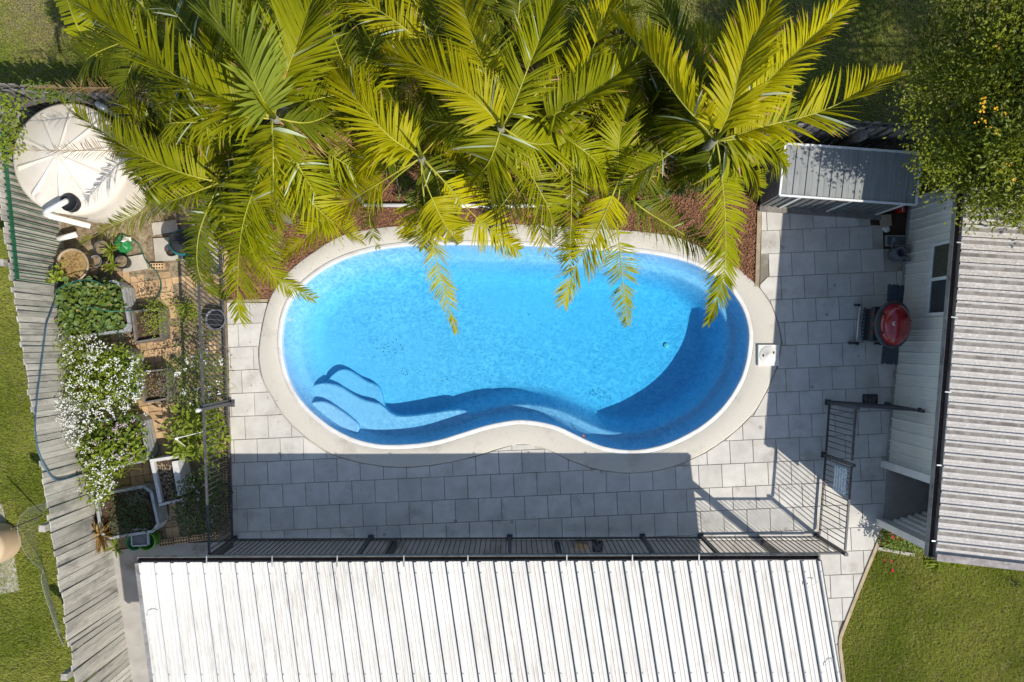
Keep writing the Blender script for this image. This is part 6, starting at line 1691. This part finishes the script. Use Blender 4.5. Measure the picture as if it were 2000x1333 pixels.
young(1130, 140, 3.5, 'young palm with broken leaves right of centre', 9, 1.2, 'gyd', .2)
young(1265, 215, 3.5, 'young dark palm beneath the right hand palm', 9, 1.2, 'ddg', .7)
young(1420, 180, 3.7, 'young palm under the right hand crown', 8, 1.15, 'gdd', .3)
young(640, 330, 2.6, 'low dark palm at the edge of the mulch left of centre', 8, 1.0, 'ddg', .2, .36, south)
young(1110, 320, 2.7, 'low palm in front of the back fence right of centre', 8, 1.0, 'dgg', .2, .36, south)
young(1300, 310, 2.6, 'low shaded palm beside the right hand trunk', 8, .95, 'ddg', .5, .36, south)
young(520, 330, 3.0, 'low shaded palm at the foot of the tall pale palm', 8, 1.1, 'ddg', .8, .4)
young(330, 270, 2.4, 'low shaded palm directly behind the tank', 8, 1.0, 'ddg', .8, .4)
# banana leaf at the top left
bl = thing('banana_plant', P(215, 150), 'banana plant with one browned split leaf at the top left', 'banana plant')
mid = catmull(F3((225, 140, 1.6), (190, 108, 2.3), (150, 50, 2.6), (128, -10, 2.5), (120, -40, 2.4)), 60, False)
V, Fc = [], []
BLc = np.array(bl.location)
for side in (1, -1):
    for i in range(58):
        if rnd.random() < .06: continue
        t = i / 58; p = mid[i]; q = mid[i + 1]; tng = (q - p) / np.linalg.norm(q - p); s = np.cross(tng, [0, 0, 1.]); s /= np.linalg.norm(s)
        w = (.24 if side == 1 else .20) * min(1, t * 4 + .25) * rnd.uniform(.8, 1.05); e = s * side * w + tng * w * .35 - np.array([0, 0, 1]) * w * rnd.uniform(.1, .5)
        b = len(V); V += [p - BLc, q - BLc, q + e - BLc, p + e - BLc]; Fc.append((b, b + 1, b + 2, b + 3))
np_mesh('leaf', V, Fc, FM['g'], bl)
mb = MB(bl.location); mb.tube([Vector(p) for p in mid[::4]], [.022 - .0012 * k for k in range(len(mid[::4]))], 6); mb.build('midrib', M['rachis'], bl, True)
mb = MB(bl.location); mb.tube([P(215, 150, 0), P(222, 145, .8), P(225, 140, 1.6)], [.09, .07, .03], 8); mb.build('stem', FM['d'], bl, True)
for k, (x, y) in enumerate(((225, 70), (255, 95))):
    pass
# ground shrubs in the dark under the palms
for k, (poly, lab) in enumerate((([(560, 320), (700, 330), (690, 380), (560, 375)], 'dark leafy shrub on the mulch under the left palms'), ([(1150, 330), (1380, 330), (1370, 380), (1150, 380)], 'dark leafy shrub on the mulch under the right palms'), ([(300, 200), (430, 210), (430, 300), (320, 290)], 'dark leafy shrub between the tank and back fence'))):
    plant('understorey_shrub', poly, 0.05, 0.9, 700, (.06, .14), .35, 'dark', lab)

# ------------------------------------------------------------------ flowering tree at the top right
tb = Vector((7.35, 3.75, 0)); tree = thing('flowering_tree', tb, 'dense green tree with orange yellow flowers over the house corner', 'tree')
mb = MB(tb); mb.tube([tb, tb + Vector((-.1, 0, 1.2)), tb + Vector((-.25, -.1, 2.4)), tb + Vector((-.3, -.1, 3.6))], [.16, .13, .09, .04], 10); mb.build('trunk', M['bark'], tree, True)
RT = np.random.default_rng(5)
blobs = [((7.0, 3.2, 3.6), (1.2, 1.25, 1.1), 78), ((6.75, 4.4, 3.2), (1.15, 1.0, 1.1), 56), ((7.6, 4.8, 3.6), (1.4, 1.2, 1.1), 40), ((6.15, 3.3, 2.7), (.6, .95, .7), 30), ((6.95, 2.25, 3.0), (.8, .55, .5), 28), ((7.8, 3.2, 3.6), (1.0, 1.2, 1.0), 34), ((6.35, 2.6, 2.6), (.5, .45, .5), 16), ((8.2, 2.3, 3.0), (.8, .6, .6), 12), ((9.2, 2.7, 4.4), (1.6, 1.4, 1.2), 60), ((8.6, 1.7, 4.2), (1.2, 1.0, 1.0), 34), ((9.4, 4.2, 4.4), (1.5, 1.2, 1.2), 40)]
centers = []
for c, rr, k in blobs:
    for _ in range(k):
        v = RT.normal(0, 1, 3); v /= np.linalg.norm(v); s = RT.uniform(.25, 1.0) ** .5
        centers.append(np.array(c) + v * np.array(rr) * s)
centers = np.array(centers)
Vs, Fs, Vl, Fl, nv, nl = [], [], [], [], 0, 0
mbb = MB(tb)
for i, c in enumerate(centers):
    m = RT.integers(110, 190)
    pts = c + RT.normal(0, 1, (m, 3)) * np.array([.16, .16, .10])
    dd_ = unit(pts - c + np.array([0, 0, .12])); V, Fc = leaf_arrays(pts - np.array(tb), dd_ + RT.normal(0, .35, (m, 3)), RT.uniform(.04, .085, m), .42)
    if i % 3 == 0: Vl.append(V); Fl.append(Fc + nl); nl += len(V)
    else: Vs.append(V); Fs.append(Fc + nv); nv += len(V)
    if i % 4 == 0:
        root = tb + Vector((-.3, -.1, 2.6)); cc = Vector(c); midp = root.lerp(cc, .55) + Vector((0, 0, -.15)); mbb.tube([root, midp, cc], [.03, .015, .004], 5)
TL1 = leafmat('tree_leaf', (0.10, 0.135, 0.009), (0.155, 0.19, 0.014), 0.32, 0.42, 0.35, 0.05, 6)
TL2 = leafmat('tree_leaf_light', (0.19, 0.225, 0.012), (0.27, 0.295, 0.02), 0.36, 0.42, 0.35, 0.05, 6)
np_mesh('crown', np.vstack(Vs), np.vstack(Fs), TL1, tree); np_mesh('crown', np.vstack(Vl), np.vstack(Fl), TL2, tree)
mbb.build('branches', M['bark'], tree)
Cf = []
for (x, y, n) in ((1922, 203, 5), (1930, 222, 2), (1955, 256, 2), (1978, 222, 2), (1965, 330, 5), (1950, 92, 1), (1925, 250, 1)):
    for _ in range(n): Cf.append(np.array(tuple(P(x + RT.normal(0, 11), y + RT.normal(0, 11), 3.9 if y < 300 else 3.55))) + RT.normal(0, .03, 3))
tag(petals('flowers', np.array(Cf), .016, LG['yellow'], tree, org=tb, per=3, spread=.025), kind='stuff')
# twig sprays hanging over the roof edge
sp_ = np.array([tuple(P(x, y, 3.0)) for x, y in ((1895, 400), (1920, 385), (1945, 370), (1975, 400), (1985, 425), (1900, 425), (1850, 360), (1840, 335), (1805, 310), (1815, 345), (1795, 275), (1780, 240), (1790, 215), (1770, 200), (1960, 395), (1985, 380))])
Vq, Fq, nq = [], [], 0
for c in sp_:
    m = 70; pts = c + RT.normal(0, .11, (m, 3)); V, Fc = leaf_arrays(pts - np.array(tb), RT.normal(0, 1, (m, 3)) + np.array([0, 0, .3]), RT.uniform(.035, .065, m), .42); Vq.append(V); Fq.append(Fc + nq); nq += len(V)
np_mesh('spray', np.vstack(Vq), np.vstack(Fq), TL2, tree)
